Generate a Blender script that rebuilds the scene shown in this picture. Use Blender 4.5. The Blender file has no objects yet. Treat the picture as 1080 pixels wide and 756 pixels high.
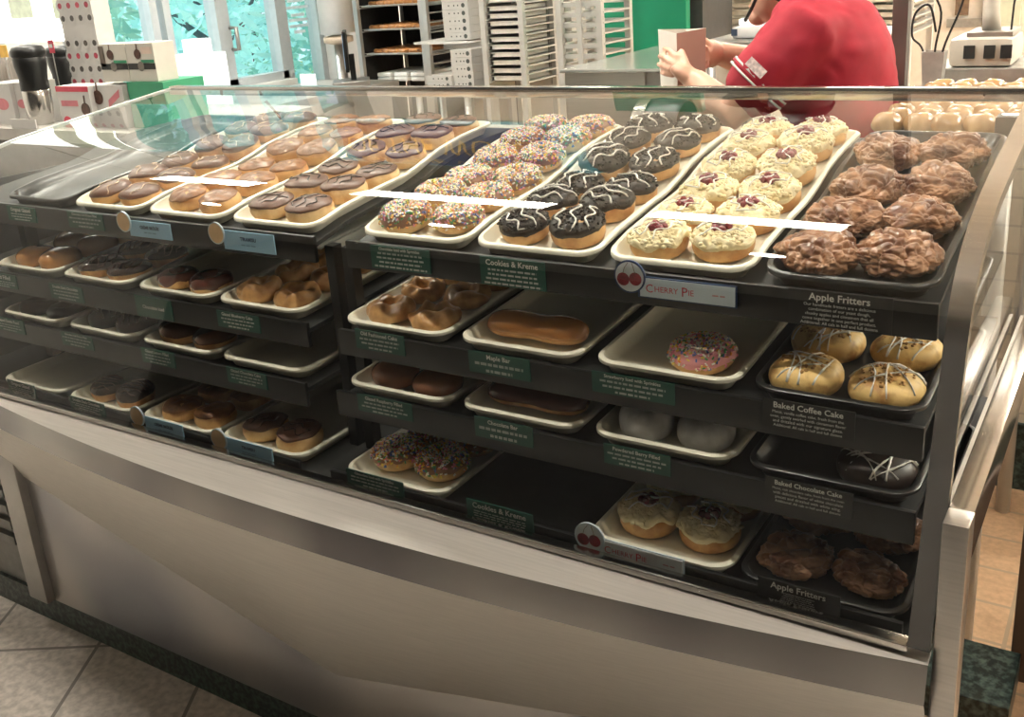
import bpy, bmesh, math, random
from mathutils import Vector, Matrix, noise
R = math.radians
C = bpy.context.scene.collection
random.seed(7)

# ------------------------------------------------------------------ camera
F_PX, CX, CY, EYE = 1053.69, 540.0, 310.2, 1.5
RGT = Vector((0.8454037, 0.5298859, -0.0686333))
DWN = Vector((0.1100517, -0.2986005, -0.9481008))
FWD = Vector((-0.5228922, 0.7937932, -0.3108574))

def at(px, py, Y):
    """world point where the sight line of a photo pixel meets the upright plane at depth Y"""
    w = RGT * ((px - CX) / F_PX) + DWN * ((py - CY) / F_PX) + FWD
    return w * (Y / w.y) + Vector((0, 0, EYE))

cam_d = bpy.data.cameras.new('camera')
cam = bpy.data.objects.new('camera', cam_d)
C.objects.link(cam)
M = Matrix((RGT, -DWN, -FWD)).transposed().to_4x4()
M.translation = (0, 0, EYE)
cam.matrix_world = M
cam_d.sensor_width = 36
cam_d.lens = F_PX / 1080 * 36
cam_d.shift_y = -(378 - CY) / 1080
cam_d.clip_start = 0.05
cam_d.clip_end = 200
bpy.context.scene.camera = cam

# ------------------------------------------------------------------ materials
MATS = {}
def mat(name, col, rough=0.5, metal=0.0, var=0.12, scale=30.0, bump=0.0, col2=None, spec=0.5, emit=0.0,
        coat=0.0, stretch=None, trans=0.0, detail=4.0, sss=0.0, lo=0.3, hi=0.7):
    if name in MATS: return MATS[name]
    m = bpy.data.materials.new(name); m.use_nodes = True
    nt = m.node_tree; b = nt.nodes['Principled BSDF']
    b.inputs['Roughness'].default_value = rough
    b.inputs['Metallic'].default_value = metal
    b.inputs['Specular IOR Level'].default_value = spec
    b.inputs['Coat Weight'].default_value = coat
    b.inputs['Coat Roughness'].default_value = 0.08
    if sss: 
        b.inputs['Subsurface Weight'].default_value = sss
        b.inputs['Subsurface Radius'].default_value = (0.01, 0.006, 0.003)
    tc = nt.nodes.new('ShaderNodeTexCoord'); mp = nt.nodes.new('ShaderNodeMapping')
    nt.links.new(tc.outputs['Object'], mp.inputs['Vector'])
    if stretch: mp.inputs['Scale'].default_value = stretch
    n = nt.nodes.new('ShaderNodeTexNoise'); n.inputs['Scale'].default_value = scale; n.inputs['Detail'].default_value = detail
    nt.links.new(mp.outputs['Vector'], n.inputs['Vector'])
    r = nt.nodes.new('ShaderNodeValToRGB')
    c2 = col2 or tuple(max(0, c * (1 - var * 2)) for c in col)
    r.color_ramp.elements[0].position = lo; r.color_ramp.elements[1].position = hi
    r.color_ramp.elements[0].color = (*c2, 1); r.color_ramp.elements[1].color = (*col, 1)
    nt.links.new(n.outputs['Fac'], r.inputs['Fac'])
    nt.links.new(r.outputs['Color'], b.inputs['Base Color'])
    if bump:
        bp = nt.nodes.new('ShaderNodeBump'); bp.inputs['Strength'].default_value = bump; bp.inputs['Distance'].default_value = 0.004
        nt.links.new(n.outputs['Fac'], bp.inputs['Height']); nt.links.new(bp.outputs['Normal'], b.inputs['Normal'])
    if emit:
        nt.links.new(r.outputs['Color'], b.inputs['Emission Color']); b.inputs['Emission Strength'].default_value = emit
    MATS[name] = m
    return m

def glass_mat(name, tint=(0.955, 0.97, 0.955), f0=0.07, tint2=None):
    m = bpy.data.materials.new(name); m.use_nodes = True
    nt = m.node_tree; nt.nodes.clear()
    out = nt.nodes.new('ShaderNodeOutputMaterial'); mix = nt.nodes.new('ShaderNodeMixShader')
    tr = nt.nodes.new('ShaderNodeBsdfTransparent'); gl = nt.nodes.new('ShaderNodeBsdfGlossy')
    tr.inputs['Color'].default_value = (*tint, 1); gl.inputs['Roughness'].default_value = 0.015
    lw = nt.nodes.new('ShaderNodeLayerWeight'); lw.inputs['Blend'].default_value = 0.5
    pw = nt.nodes.new('ShaderNodeMath'); pw.operation = 'POWER'; pw.inputs[1].default_value = 5
    ml = nt.nodes.new('ShaderNodeMath'); ml.operation = 'MULTIPLY_ADD'; ml.inputs[1].default_value = 1 - f0; ml.inputs[2].default_value = f0
    nz = nt.nodes.new('ShaderNodeTexNoise'); nz.inputs['Scale'].default_value = 3
    sm = nt.nodes.new('ShaderNodeMath'); sm.operation = 'MULTIPLY_ADD'; sm.inputs[1].default_value = 0.02; sm.inputs[2].default_value = 0.0
    nt.links.new(nz.outputs['Fac'], sm.inputs[0])
    ad = nt.nodes.new('ShaderNodeMath'); ad.operation = 'ADD'; ad.use_clamp = True
    nt.links.new(lw.outputs['Facing'], pw.inputs[0]); nt.links.new(pw.outputs[0], ml.inputs[0])
    nt.links.new(ml.outputs[0], ad.inputs[0]); nt.links.new(sm.outputs[0], ad.inputs[1])
    nt.links.new(ad.outputs[0], mix.inputs['Fac'])
    nt.links.new(tr.outputs[0], mix.inputs[1]); nt.links.new(gl.outputs[0], mix.inputs[2])
    nt.links.new(mix.outputs[0], out.inputs['Surface'])
    return m

def tile_mat(name, tile, grout, w, h, rot=0.0, off=(0, 0), axes='XY', offset_row=0.0, rough=0.35, mortar=0.006, speck=0.15, speck_scale=60):
    m = bpy.data.materials.new(name); m.use_nodes = True
    nt = m.node_tree; b = nt.nodes['Principled BSDF']; b.inputs['Roughness'].default_value = rough
    tc = nt.nodes.new('ShaderNodeTexCoord')
    src = tc.outputs['Object']
    if axes == 'XZ':
        s = nt.nodes.new('ShaderNodeSeparateXYZ'); cb = nt.nodes.new('ShaderNodeCombineXYZ')
        nt.links.new(src, s.inputs[0]); nt.links.new(s.outputs['X'], cb.inputs['X']); nt.links.new(s.outputs['Z'], cb.inputs['Y']); src = cb.outputs[0]
    mp = nt.nodes.new('ShaderNodeMapping'); mp.vector_type = 'POINT'
    mp.inputs['Rotation'].default_value = (0, 0, rot); mp.inputs['Location'].default_value = (off[0], off[1], 0)
    nt.links.new(src, mp.inputs['Vector'])
    br = nt.nodes.new('ShaderNodeTexBrick'); br.offset = offset_row; br.squash = 1
    br.inputs['Scale'].default_value = 1; br.inputs['Brick Width'].default_value = w; br.inputs['Row Height'].default_value = h
    br.inputs['Mortar Size'].default_value = mortar; br.inputs['Mortar Smooth'].default_value = 0.2
    nt.links.new(mp.outputs[0], br.inputs['Vector'])
    nz = nt.nodes.new('ShaderNodeTexNoise'); nz.inputs['Scale'].default_value = speck_scale; nz.inputs['Detail'].default_value = 6
    nt.links.new(src, nz.inputs['Vector'])
    rp = nt.nodes.new('ShaderNodeValToRGB')
    rp.color_ramp.elements[0].position = 0.35; rp.color_ramp.elements[1].position = 0.65
    rp.color_ramp.elements[0].color = (*[c * (1 - speck * 2) for c in tile], 1); rp.color_ramp.elements[1].color = (*tile, 1)
    nt.links.new(nz.outputs['Fac'], rp.inputs['Fac'])
    nt.links.new(rp.outputs['Color'], br.inputs['Color1']); nt.links.new(rp.outputs['Color'], br.inputs['Color2'])
    br.inputs['Mortar'].default_value = (*grout, 1)
    nt.links.new(br.outputs['Color'], b.inputs['Base Color'])
    return m

# ------------------------------------------------------------------ mesh helpers
def obj(name, bm, m, parent=None, smooth=True, angle=None):
    me = bpy.data.meshes.new(name)
    bmesh.ops.recalc_face_normals(bm, faces=bm.faces[:])
    bm.to_mesh(me); bm.free()
    if smooth:
        me.polygons.foreach_set('use_smooth', [True] * len(me.polygons))
        if angle is not None:
            me.set_sharp_from_angle(angle=R(angle))
    for x in (m if isinstance(m, (list, tuple)) else [m]): me.materials.append(x)
    o = bpy.data.objects.new(name, me); C.objects.link(o)
    if parent is not None: o.parent = parent
    return o

def thing(name, label, cat, loc=(0, 0, 0), rotz=0, group=None):
    o = bpy.data.objects.new(name, None); C.objects.link(o)
    o.empty_display_size = 0.02
    o.location = loc; o.rotation_euler = (0, 0, rotz); o['label'] = label; o['category'] = cat
    if group: o['group'] = group
    return o

def tag(o, label, cat, group=None, kind=None):
    o['label'] = label; o['category'] = cat
    if group: o['group'] = group
    if kind: o['kind'] = kind
    return o

def struct(name, bm, m, smooth=False):
    o = obj(name, bm, m, None, smooth); o['kind'] = 'structure'
    return o

def dup(root, loc, rot=(0, 0, 0), label=None, group=None, scale=None):
    r = root.copy(); C.objects.link(r); r.location = loc; r.rotation_euler = rot
    if scale: r.scale = scale
    if label: r['label'] = label
    if group: r['group'] = group
    for ch in list(root.children):
        c = ch.copy(); C.objects.link(c); c.parent = r
        for g in ch.children:
            d = g.copy(); C.objects.link(d); d.parent = c
    return r

def box(bm, lo, hi, bev=0.0, mi=0):
    vs = [bm.verts.new((x, y, z)) for x in (lo[0], hi[0]) for y in (lo[1], hi[1]) for z in (lo[2], hi[2])]
    f = [(0, 1, 3, 2), (4, 6, 7, 5), (0, 4, 5, 1), (2, 3, 7, 6), (0, 2, 6, 4), (1, 5, 7, 3)]
    fs = [bm.faces.new([vs[i] for i in q]) for q in f]
    for x in fs: x.material_index = mi
    if bev:
        es = list({e for x in fs for e in x.edges})
        bmesh.ops.bevel(bm, geom=es, offset=bev, segments=2, affect='EDGES', profile=0.6)
    return bm

def BX(lo, hi, bev=0.0):
    return box(bmesh.new(), lo, hi, bev)

def tube(bm, pts, r, seg=8, caps=True, mi=0):
    pts = [Vector(p) for p in pts]
    rs = r if isinstance(r, (list, tuple)) else [r] * len(pts)
    rings = []; prev = None
    for i, p in enumerate(pts):
        d = (pts[min(i + 1, len(pts) - 1)] - pts[max(i - 1, 0)]).normalized()
        if prev is None:
            u = d.orthogonal().normalized()
        else:
            u = prev - d * prev.dot(d)
            u = u.normalized() if u.length > 1e-6 else d.orthogonal().normalized()
        prev = u; v = d.cross(u)
        rings.append([bm.verts.new(p + (u * math.cos(2 * math.pi * k / seg) + v * math.sin(2 * math.pi * k / seg)) * rs[i]) for k in range(seg)])
    for a, b in zip(rings, rings[1:]):
        for k in range(seg):
            f = bm.faces.new((a[k], a[(k + 1) % seg], b[(k + 1) % seg], b[k])); f.material_index = mi
    if caps:
        for q in (rings[0][::-1], rings[-1]):
            f = bm.faces.new(q); f.material_index = mi
    return bm

def lathe(bm, prof, seg=28, fn=None, mi=0, caps=True):
    """prof: (radius, z) from bottom pole to top pole; fn(p) moves a vertex"""
    rings = []
    for r, z in prof:
        if r < 1e-6:
            p = Vector((0, 0, z)); rings.append([bm.verts.new(fn(p) if fn else p)])
        else:
            q = []
            for k in range(seg):
                a = 2 * math.pi * k / seg; p = Vector((r * math.cos(a), r * math.sin(a), z))
                q.append(bm.verts.new(fn(p) if fn else p))
            rings.append(q)
    for a, b in zip(rings, rings[1:]):
        for k in range(seg):
            j = (k + 1) % seg
            if len(a) == 1 and len(b) == 1: continue
            if len(a) == 1: f = bm.faces.new((a[0], b[j], b[k]))
            elif len(b) == 1: f = bm.faces.new((a[k], a[j], b[0]))
            else: f = bm.faces.new((a[k], a[j], b[j], b[k]))
            f.material_index = mi
    if caps and len(rings[0]) > 1: bm.faces.new(rings[0][::-1]).material_index = mi
    if caps and len(rings[-1]) > 1: bm.faces.new(rings[-1]).material_index = mi
    return bm

def disc(bm, c, r, n, up, seg=24, mi=0, sx=1.0, sy=1.0):
    n = Vector(n).normalized(); u = Vector(up); u = (u - n * u.dot(n)).normalized(); v = n.cross(u)
    f = bm.faces.new([bm.verts.new(Vector(c) + u * math.sin(2 * math.pi * k / seg) * r * sy - v * math.cos(2 * math.pi * k / seg) * r * sx) for k in range(seg)])
    f.material_index = mi
    return bm

def quad(bm, pts, mi=0):
    f = bm.faces.new([bm.verts.new(p) for p in pts]); f.material_index = mi
    return bm

TEXTS = []
def text(name, s, size, loc, m, parent, rot=(R(90), 0, 0), align='CENTER', bold=0.0):
    cu = bpy.data.curves.new(name, 'FONT'); cu.body = s; cu.size = size; cu.align_x = align; cu.align_y = 'CENTER'
    cu.resolution_u = 2; cu.offset = bold; cu.materials.append(m)
    o = bpy.data.objects.new(name, cu); C.objects.link(o); o.parent = parent
    o.location = loc; o.rotation_euler = rot; TEXTS.append(o)
    return o

def flatten_texts():
    dg = bpy.context.evaluated_depsgraph_get(); dg.update()
    for o in TEXTS:
        me = bpy.data.meshes.new_from_object(o.evaluated_get(dg))
        n = o.name; loc, rot, par, cu = o.location.copy(), o.rotation_euler.copy(), o.parent, o.data
        o.name = 'old'; bpy.data.objects.remove(o); bpy.data.curves.remove(cu)
        m = bpy.data.objects.new(n, me); C.objects.link(m); m.parent = par; m.location = loc; m.rotation_euler = rot

def interp(tab, x):
    if x <= tab[0][0]: return tab[0][1]
    for (a, b), (c, d) in zip(tab, tab[1:]):
        if x <= c: return b + (d - b) * (x - a) / (c - a)
    return tab[-1][1]

def nz(p, s, seed=0.0):
    return noise.noise(Vector((p[0] * s + seed, p[1] * s + seed * 1.7, p[2] * s - seed)))

# materials used all over
steel = mat('brushed_steel', (0.52, 0.50, 0.47), 0.33, 1.0, var=0.06, scale=8, stretch=(1, 30, 30), bump=0.02)
steel_polished = mat('polished_steel', (0.62, 0.6, 0.57), 0.18, 1.0, var=0.05, scale=8, stretch=(1, 20, 20))
steel_dull = mat('dull_steel', (0.45, 0.44, 0.42), 0.42, 1.0, var=0.08, scale=12)
black = mat('black_plastic', (0.005, 0.0055, 0.0055), 0.4, var=0.2)
black_matte = mat('black_board', (0.016, 0.017, 0.016), 0.6, var=0.2)
case_glass = glass_mat('case_glass')
white_paint = mat('white_paint', (0.82, 0.81, 0.78), 0.6, var=0.03, scale=4)
cream_tray = mat('cream_tray', (0.86, 0.82, 0.68), 0.32, var=0.04, scale=15)
black_tray = mat('black_tray', (0.018, 0.018, 0.017), 0.28, var=0.2)
card_green = mat('card_green', (0.012, 0.085, 0.06), 0.45, var=0.08)
card_black = mat('card_black', (0.012, 0.012, 0.012), 0.5, var=0.1)
card_blue = mat('card_blue', (0.36, 0.62, 0.82), 0.5, var=0.03)
card_pale = mat('card_pale_blue', (0.62, 0.74, 0.82), 0.5, var=0.03)
navy = mat('navy_ink', (0.02, 0.05, 0.14), 0.5, var=0.1)
ink_white = mat('white_ink', (0.82, 0.84, 0.8), 0.6, var=0.03)
ink_red = mat('red_ink', (0.6, 0.05, 0.09), 0.5, var=0.08)
paper = mat('white_card', (0.60, 0.585, 0.56), 0.6, var=0.03)
granite = mat('green_granite', (0.07, 0.11, 0.095), 0.3, var=0.3, scale=75, col2=(0.006, 0.014, 0.013), detail=9, lo=.42, hi=.66)
# ------------------------------------------------------------------ the room
XW, XE, YF, YB, ZC = -4.5, 2.6, -1.3, 7.2, 3.0
bm = BX((-5, YF, -0.05), (XE, 1.3, 0.0))
floor = struct('floor', bm, tile_mat('dining_floor_tile', (0.62, 0.56, 0.50), (0.2, 0.18, 0.16), 0.30, 0.28, rot=R(-31), off=(-0.046, -0.065), mortar=0.005, speck=0.17, speck_scale=55))
bm = BX((-5, 1.3, -0.05), (XE, YB, 0.0))
struct('floor_kitchen', bm, tile_mat('kitchen_floor_tile', (0.62, 0.40, 0.24), (0.4, 0.3, 0.2), 0.15, 0.15, mortar=0.005, speck=0.1))
struct('ceiling', BX((-5, YF, ZC), (XE, YB, ZC + 0.05)), mat('ceiling_panel', (0.7, 0.69, 0.66), 0.8, var=0.03, scale=40))
wall_m = mat('beige_wall_paint', (0.66, 0.62, 0.55), 0.7, var=0.04, scale=3)
wall_w = mat('kitchen_white_wall', (0.78, 0.77, 0.73), 0.55, var=0.04, scale=3)
struct('wall_back', BX((-5, YB, 0), (XE, YB + 0.1, ZC)), wall_w)
struct('wall_front', BX((-5, YF - 0.1, 0), (XE, YF, ZC)), mat('front_wall_bounce_cut', (0.05, 0.047, 0.046), 0.6, var=0.2, scale=1.5))  # unseen wall, set close and dark to cut light bouncing onto the lower shelves
struct('wall_east', BX((XE, YF, 0), (XE + 0.1, YB, ZC)), wall_m)
# left wall with the glazed openings towards the garden
bm = bmesh.new()
box(bm, (XW - 0.1, YF, 0), (XW, 3.05, ZC))
box(bm, (XW - 0.1, 3.05, 0), (XW, 4.5, 0.93))
box(bm, (XW - 0.1, 4.88, 0), (XW, YB, ZC))
box(bm, (XW - 0.1, 3.05, 2.5), (XW, 4.88, ZC))
struct('wall_left', bm, wall_w)
frame_m = mat('pale_aluminium_frame', (0.62, 0.66, 0.68), 0.4, metal=0.4, var=0.04)
win_glass = glass_mat('window_glass', (0.90, 0.97, 0.97), 0.05)
def window(name, y0, y1, z0, z1, mull=()):
    bm = bmesh.new(); t = 0.045
    box(bm, (XW - 0.07, y0, z0), (XW + 0.02, y0 + t, z1)); box(bm, (XW - 0.07, y1 - t, z0), (XW + 0.02, y1, z1))
    box(bm, (XW - 0.07, y0, z0), (XW + 0.02, y1, z0 + t)); box(bm, (XW - 0.07, y0, z1 - t), (XW + 0.02, y1, z1))
    for y in mull: box(bm, (XW - 0.07, y - 0.02, z0), (XW + 0.02, y + 0.02, z1))
    o = struct(name, bm, frame_m)
    p = obj('window_pane', quad(bmesh.new(), [(XW - 0.03, y0 + t, z0 + t), (XW - 0.03, y1 - t, z0 + t), (XW - 0.03, y1 - t, z1 - t), (XW - 0.03, y0 + t, z1 - t)]), win_glass, o, False)
    return o
window('window_1', 3.05, 3.62, 0.95, 2.5)
window('window_2', 3.66, 4.06, 0.95, 2.5)
window('window_3', 4.06, 4.52, 0.95, 2.5)
d1 = window('door_1', 4.52, 4.87, 0.0, 2.5)
obj('door_handle', tube(bmesh.new(), [(XW + 0.02, 4.10, 1.16), (XW + 0.07, 4.10, 1.16), (XW + 0.07, 4.10, 1.28), (XW + 0.02, 4.10, 1.28)], 0.012, 6), steel_dull, bpy.data.objects['window_3'])
nb = bmesh.new()
for k, (zz, ww) in enumerate(((1.385, 0.16), (1.345, 0.2), (1.30, 0.12), (1.27, 0.17), (1.235, 0.17), (1.20, 0.1))):
    quad(nb, [(XW - 0.022, 4.7 - ww / 2, zz), (XW - 0.022, 4.7 + ww / 2, zz), (XW - 0.022, 4.7 + ww / 2, zz + 0.018), (XW - 0.022, 4.7 - ww / 2, zz + 0.018)])
obj('door_lettering', nb, mat('glowing_white_vinyl', (0.75, 0.88, 0.88), 0.6, emit=0.2), d1, False)  # lettering is given a faint glow of its own
struct('trim_1', BX((XW - 0.02, 3.05, 0.90), (XW + 0.10, 4.5, 0.95)), mat('pale_sill', (0.75, 0.74, 0.7), 0.4, var=0.03))
struct('trim_2', BX((XW - 0.05, 4.87, 0.0), (XW + 0.16, 5.12, ZC)), mat('white_pillar_paint', (0.85, 0.85, 0.84), 0.5, var=0.02))
# outside
struct('ground_outside', BX((-16, -2, -0.15), (-5.02, 16, -0.1)), mat('garden_ground', (0.25, 0.45, 0.2), 0.9, var=0.2, scale=2))
def tree(name, x, y, h, rad, seed, label, leafcol, n=3000, trunk=0.07):
    t = thing(name, label, 'tree', (x, y, -0.1), 0, 'trees outside the window')
    rnd = random.Random(seed)
    bm = bmesh.new()
    tube(bm, [(0, 0, 0), (0.05, 0.03, h * 0.3), (-0.05, 0.1, h * 0.62), (0.1, 0.0, h * 0.9)], [trunk, trunk * .85, trunk * .6, trunk * .25], 7)
    for k in range(6):
        a = rnd.uniform(0, 6.28); z = h * rnd.uniform(.25, .7); q = Vector((math.cos(a), math.sin(a), 0.9)) * rad * .7
        tube(bm, [(0, 0.03, z), q * .5 + Vector((0, 0, z)), q + Vector((0, 0, z + .15))], [trunk * .5, trunk * .35, trunk * .12], 5)
    obj('trunk', bm, mat('bark', (0.16, 0.17, 0.2), 0.8, var=0.2), t)
    bm = bmesh.new()
    for k in range(n):
        a = rnd.uniform(0, 6.28); rr = rad * math.sqrt(rnd.random()); z = h * (0.12 + 0.9 * rnd.random())
        p = Vector((rr * math.cos(a), rr * math.sin(a), z)); s = rnd.uniform(.05, .11)
        d = Vector((rnd.uniform(-1, 1), rnd.uniform(-1, 1), rnd.uniform(-1, .4))).normalized(); u = d.orthogonal().normalized()
        quad(bm, [p, p + d * s + u * s * .35, p + d * s * 2, p + d * s - u * s * .35])
    obj('foliage', bm, leafcol, t, False)
    return t
lf1 = mat('leaf_glow_bright', (0.36, 0.62, 0.50), 0.6, var=0.25, scale=3, col2=(0.10, 0.34, 0.32), emit=0.5)  # emission makes the leaves glow, standing in for daylight
lf2 = mat('leaf_glow_haze', (0.48, 0.74, 0.68), 0.6, var=0.2, scale=3, col2=(0.22, 0.50, 0.52), emit=0.6)  # haze put into the pale leaf colour, with added glow
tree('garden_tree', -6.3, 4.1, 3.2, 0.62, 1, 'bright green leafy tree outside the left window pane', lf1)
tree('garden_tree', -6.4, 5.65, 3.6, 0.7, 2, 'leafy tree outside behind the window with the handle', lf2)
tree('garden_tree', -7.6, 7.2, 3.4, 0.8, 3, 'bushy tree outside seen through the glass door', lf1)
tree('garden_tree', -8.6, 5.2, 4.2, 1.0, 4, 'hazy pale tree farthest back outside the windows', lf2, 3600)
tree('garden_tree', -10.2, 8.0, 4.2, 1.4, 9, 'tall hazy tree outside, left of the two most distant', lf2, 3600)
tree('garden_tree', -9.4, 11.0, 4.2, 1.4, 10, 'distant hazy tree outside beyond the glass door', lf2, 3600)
# tiled half wall seen to the right of the case
tile_w = tile_mat('cream_subway_tile', (0.72, 0.66, 0.54), (0.55, 0.5, 0.42), 0.152, 0.076, axes='XZ', offset_row=0.5, mortar=0.0035, speck=0.03, rough=0.25)
struct('wall_right', BX((-0.62, 2.85, 0.0), (XE, 3.25, 1.06)), tile_w)
struct('baseboard_right', BX((-0.62, 2.835, 0.0), (XE, 2.85, 0.2)), granite)

# ------------------------------------------------------------------ ceiling lights
lamp_k = mat('lit_kitchen_diffuser', (1.0, 0.95, 0.84), 0.5, var=0.0, emit=54.0)
lamp_d = mat('lit_downlight', (1.0, 0.93, 0.82), 0.5, var=0.0, emit=420.0)
def ceiling_light(x, y, m, hx=.5, hy=.15):
    t = thing('ceiling_light', 'recessed white fluorescent ceiling light panel over the kitchen', 'ceiling light', (x, y, ZC), 0, 'ceiling light panels')
    bm = bmesh.new()
    for a, b in (((-hx - .02, -hy - .02), (hx + .02, -hy)), ((-hx - .02, hy), (hx + .02, hy + .02)), ((-hx - .02, -hy), (-hx, hy)), ((hx, -hy), (hx + .02, hy))):
        box(bm, (a[0], a[1], -0.03), (b[0], b[1], 0))
    obj('light_frame', bm, white_paint, t, False)
    obj('diffuser', BX((-hx, -hy, -0.02), (hx, hy, -0.005)), m, t, False)
def downlight(x, y):
    t = thing('downlight', 'small round recessed ceiling downlight in front of the case', 'ceiling light', (x, y, ZC), 0, 'ceiling downlights')
    obj('trim_ring', lathe(bmesh.new(), [(.062, -.012), (.085, -.012), (.085, -.001), (.062, -.001), (.062, -.012)], 24, caps=False), white_paint, t)
    obj('lens', disc(bmesh.new(), (0, 0, -.008), .06, (0, 0, -1), (0, 1, 0), 24), lamp_d, t, False)
for x in (-3.6, -2.3, -1.0, 0.3, 1.6): downlight(x, 1.08)
for x, y, hx in ((-1.2, 2.42, .36), (-2.5, 2.42, .5), (-4.0, 2.42, .36)): ceiling_light(x, y, lamp_k, hx, .13)
for x, y in ((-3.3, 6.85), (-1.5, 6.85), (0.4, 6.85), (1.9, 3.4), (1.9, 4.9)): ceiling_light(x, y, lamp_k, .5, .3)  # unseen panels added to brighten the kitchen, kept out of the glass reflections

# ------------------------------------------------------------------ display case
XL, XR = -2.35, -0.178
PROF_K = [(1.07, .700), (1.092, .765), (1.115, .83), (1.136, .895), (1.155, .96), (1.173, 1.02), (1.19, 1.065), (1.222, 1.112), (1.28, 1.147), (1.38, 1.176), (1.5, 1.193), (1.6, 1.205), (1.75, 1.223), (1.9, 1.240)]
def catmull(P, n=6):
    out = []
    for i in range(len(P) - 1):
        p0 = P[max(i - 1, 0)]; p1 = P[i]; p2 = P[i + 1]; p3 = P[min(i + 2, len(P) - 1)]
        for k in range(n):
            t = k / n
            out.append(tuple(0.5 * (2 * p1[j] + (p2[j] - p0[j]) * t + (2 * p0[j] - 5 * p1[j] + 4 * p2[j] - p3[j]) * t * t + (3 * p1[j] - p0[j] - 3 * p2[j] + p3[j]) * t ** 3) for j in (0, 1)))
    out.append(P[-1]); return out
PROF = catmull(PROF_K)
def prof_normals(P):
    N = []
    for i in range(len(P)):
        a = P[max(i - 1, 0)]; b = P[min(i + 1, len(P) - 1)]
        d = Vector((b[0] - a[0], b[1] - a[1])).normalized(); N.append((-d.y, d.x))   # outward: towards the viewer / up
    return N
PN = prof_normals(PROF)
def prof_strip(x0, x1, off0, off1):
    bm = bmesh.new(); rows = []
    for (y, z), (ny, nz_) in zip(PROF, PN):
        rows.append([bm.verts.new((x, y + ny * o, z + nz_ * o)) for x, o in ((x0, off0), (x1, off0), (x1, off1), (x0, off1))])
    for a, b in zip(rows, rows[1:]):
        for k in range(4): bm.faces.new((a[k], a[(k + 1) % 4], b[(k + 1) % 4], b[k]))
    bm.faces.new(rows[0][::-1]); bm.faces.new(rows[-1])
    return bm
case = thing('display_case', 'long steel and curved glass doughnut display case on a green granite base', 'display case', (-1.25, 1.5, 0))
case_inv = Vector((1.25, -1.5, 0))
def cp(name, bm, m, smooth=False, angle=None, label=None, parent=None):
    bmesh.ops.translate(bm, verts=bm.verts[:], vec=case_inv)
    o = obj(name, bm, m, parent or case, smooth, angle)
    if label: o['label'] = label
    return o
bm = bmesh.new(); rows = [[bm.verts.new((x, y, z)) for x in (XL, XR)] for y, z in PROF]
for a, b in zip(rows, rows[1:]): bm.faces.new((a[0], a[1], b[1], b[0]))
cp('curved_glass', bm, case_glass, True, label='clear curved front glass')
cp('end_frame', prof_strip(XR, XR + 0.0255, -0.014, 0.003), steel_polished, True, 40, label='curved steel end strip')
cp('glass_edge', prof_strip(XL - 0.008, XL, -0.006, 0.002), mat('pale_glass_edge', (0.75, 0.8, 0.76), 0.2), True, 40, label='pale left edge of the glass')
cp('top_rail', BX((XL - 0.01, 1.90, 1.222), (XR + 0.33, 1.93, 1.246), 0.004), steel_polished, True, 40, label='straight steel rail along the top')
# end glass on the right
bm = bmesh.new(); vs = [(XR + 0.012, y - ny * 0.0, z) for (y, z), (ny, nz_) in zip(PROF, PN) if z > 0.84]
bm.faces.new([bm.verts.new(p) for p in vs + [(XR + 0.012, 1.9, 0.86), (XR + 0.012, 1.135, 0.86)]])
cp('end_glass', bm, glass_mat('end_glass_clear', (0.95, 0.97, 0.95), 0.02), False)
# bowed steel ledge under the glass
def bow(x):                                    # plan curve of the nosing
    return 0.985 + (x + 1.15) ** 2 / 12.5
NX = 40; xs = [XL + (XR + 0.025 - XL) * k / NX for k in range(NX + 1)]
def strip(f0, f1, n=1):
    bm = bmesh.new(); rows = []
    for x in xs:
        a, b = Vector(f0(x)), Vector(f1(x)); rows.append([bm.verts.new(a.lerp(b, k / n)) for k in range(n + 1)])
    for a, b in zip(rows, rows[1:]):
        for k in range(n): bm.faces.new((a[k], a[k + 1], b[k + 1], b[k]))
    return bm
cp('sill_trim', BX((XL, 1.067, 0.692), (XR, 1.088, 0.702), 0.002), steel_polished, True, 40, label='thin steel trim under the glass')
cp('sill_ledge', strip(lambda x: (x, 1.098, 0.692), lambda x: (x, bow(x), 0.685)), mat('ledge_steel', (0.60, 0.57, 0.53), 0.5, 1.0, var=0.06, scale=8, stretch=(1, 30, 30)), True, label='bowed brushed steel ledge')
cp('nosing', strip(lambda x: (x, bow(x), 0.685), lambda x: (x, bow(x) - 0.010, 0.634)), mat('nosing_steel_reflections', (0.50, 0.485, 0.47), 0.2, 1.0, scale=3.0, col2=(0.28, 0.27, 0.28), detail=1.0, lo=.4, hi=.6), True, label='shiny bowed steel nosing')  # leaned to mirror the dark wall; darker patches painted in as reflections
XV = -1.233
def vee(x): return 0.208 + (0.226 if x < XV else 0.228) * abs(x - XV)
xs = sorted(xs + [XV])
cp('apron', strip(lambda x: (x, bow(x) - 0.010, 0.634), lambda x: (x, 1.148, vee(x)), 6), mat('apron_steel', (0.74, 0.71, 0.66), 0.5, 1.0, var=0.04, scale=8, stretch=(1, 25, 25)), True, 60, label='brushed steel apron with a pointed lower edge')
cp('front_panel', BX((-2.19, 1.152, 0.075), (XR, 1.17, 0.62)), mat('front_panel_steel_reflections', (0.50, 0.48, 0.46), 0.3, 1.0, scale=2.2, col2=(0.25, 0.255, 0.28), detail=1.5, lo=.38, hi=.62), label='flat brushed steel lower front')  # steel with large blue-grey blotches painted in as reflections
cp('corner_post', BX((-2.265, 1.13, 0.075), (-2.19, 1.17, 0.66), 0.004), steel_dull, True, 40)
cp('granite_kick', BX((-2.95, 1.155, 0.0), (XR, 1.25, 0.075)), granite, label='dark green granite base')
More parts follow.
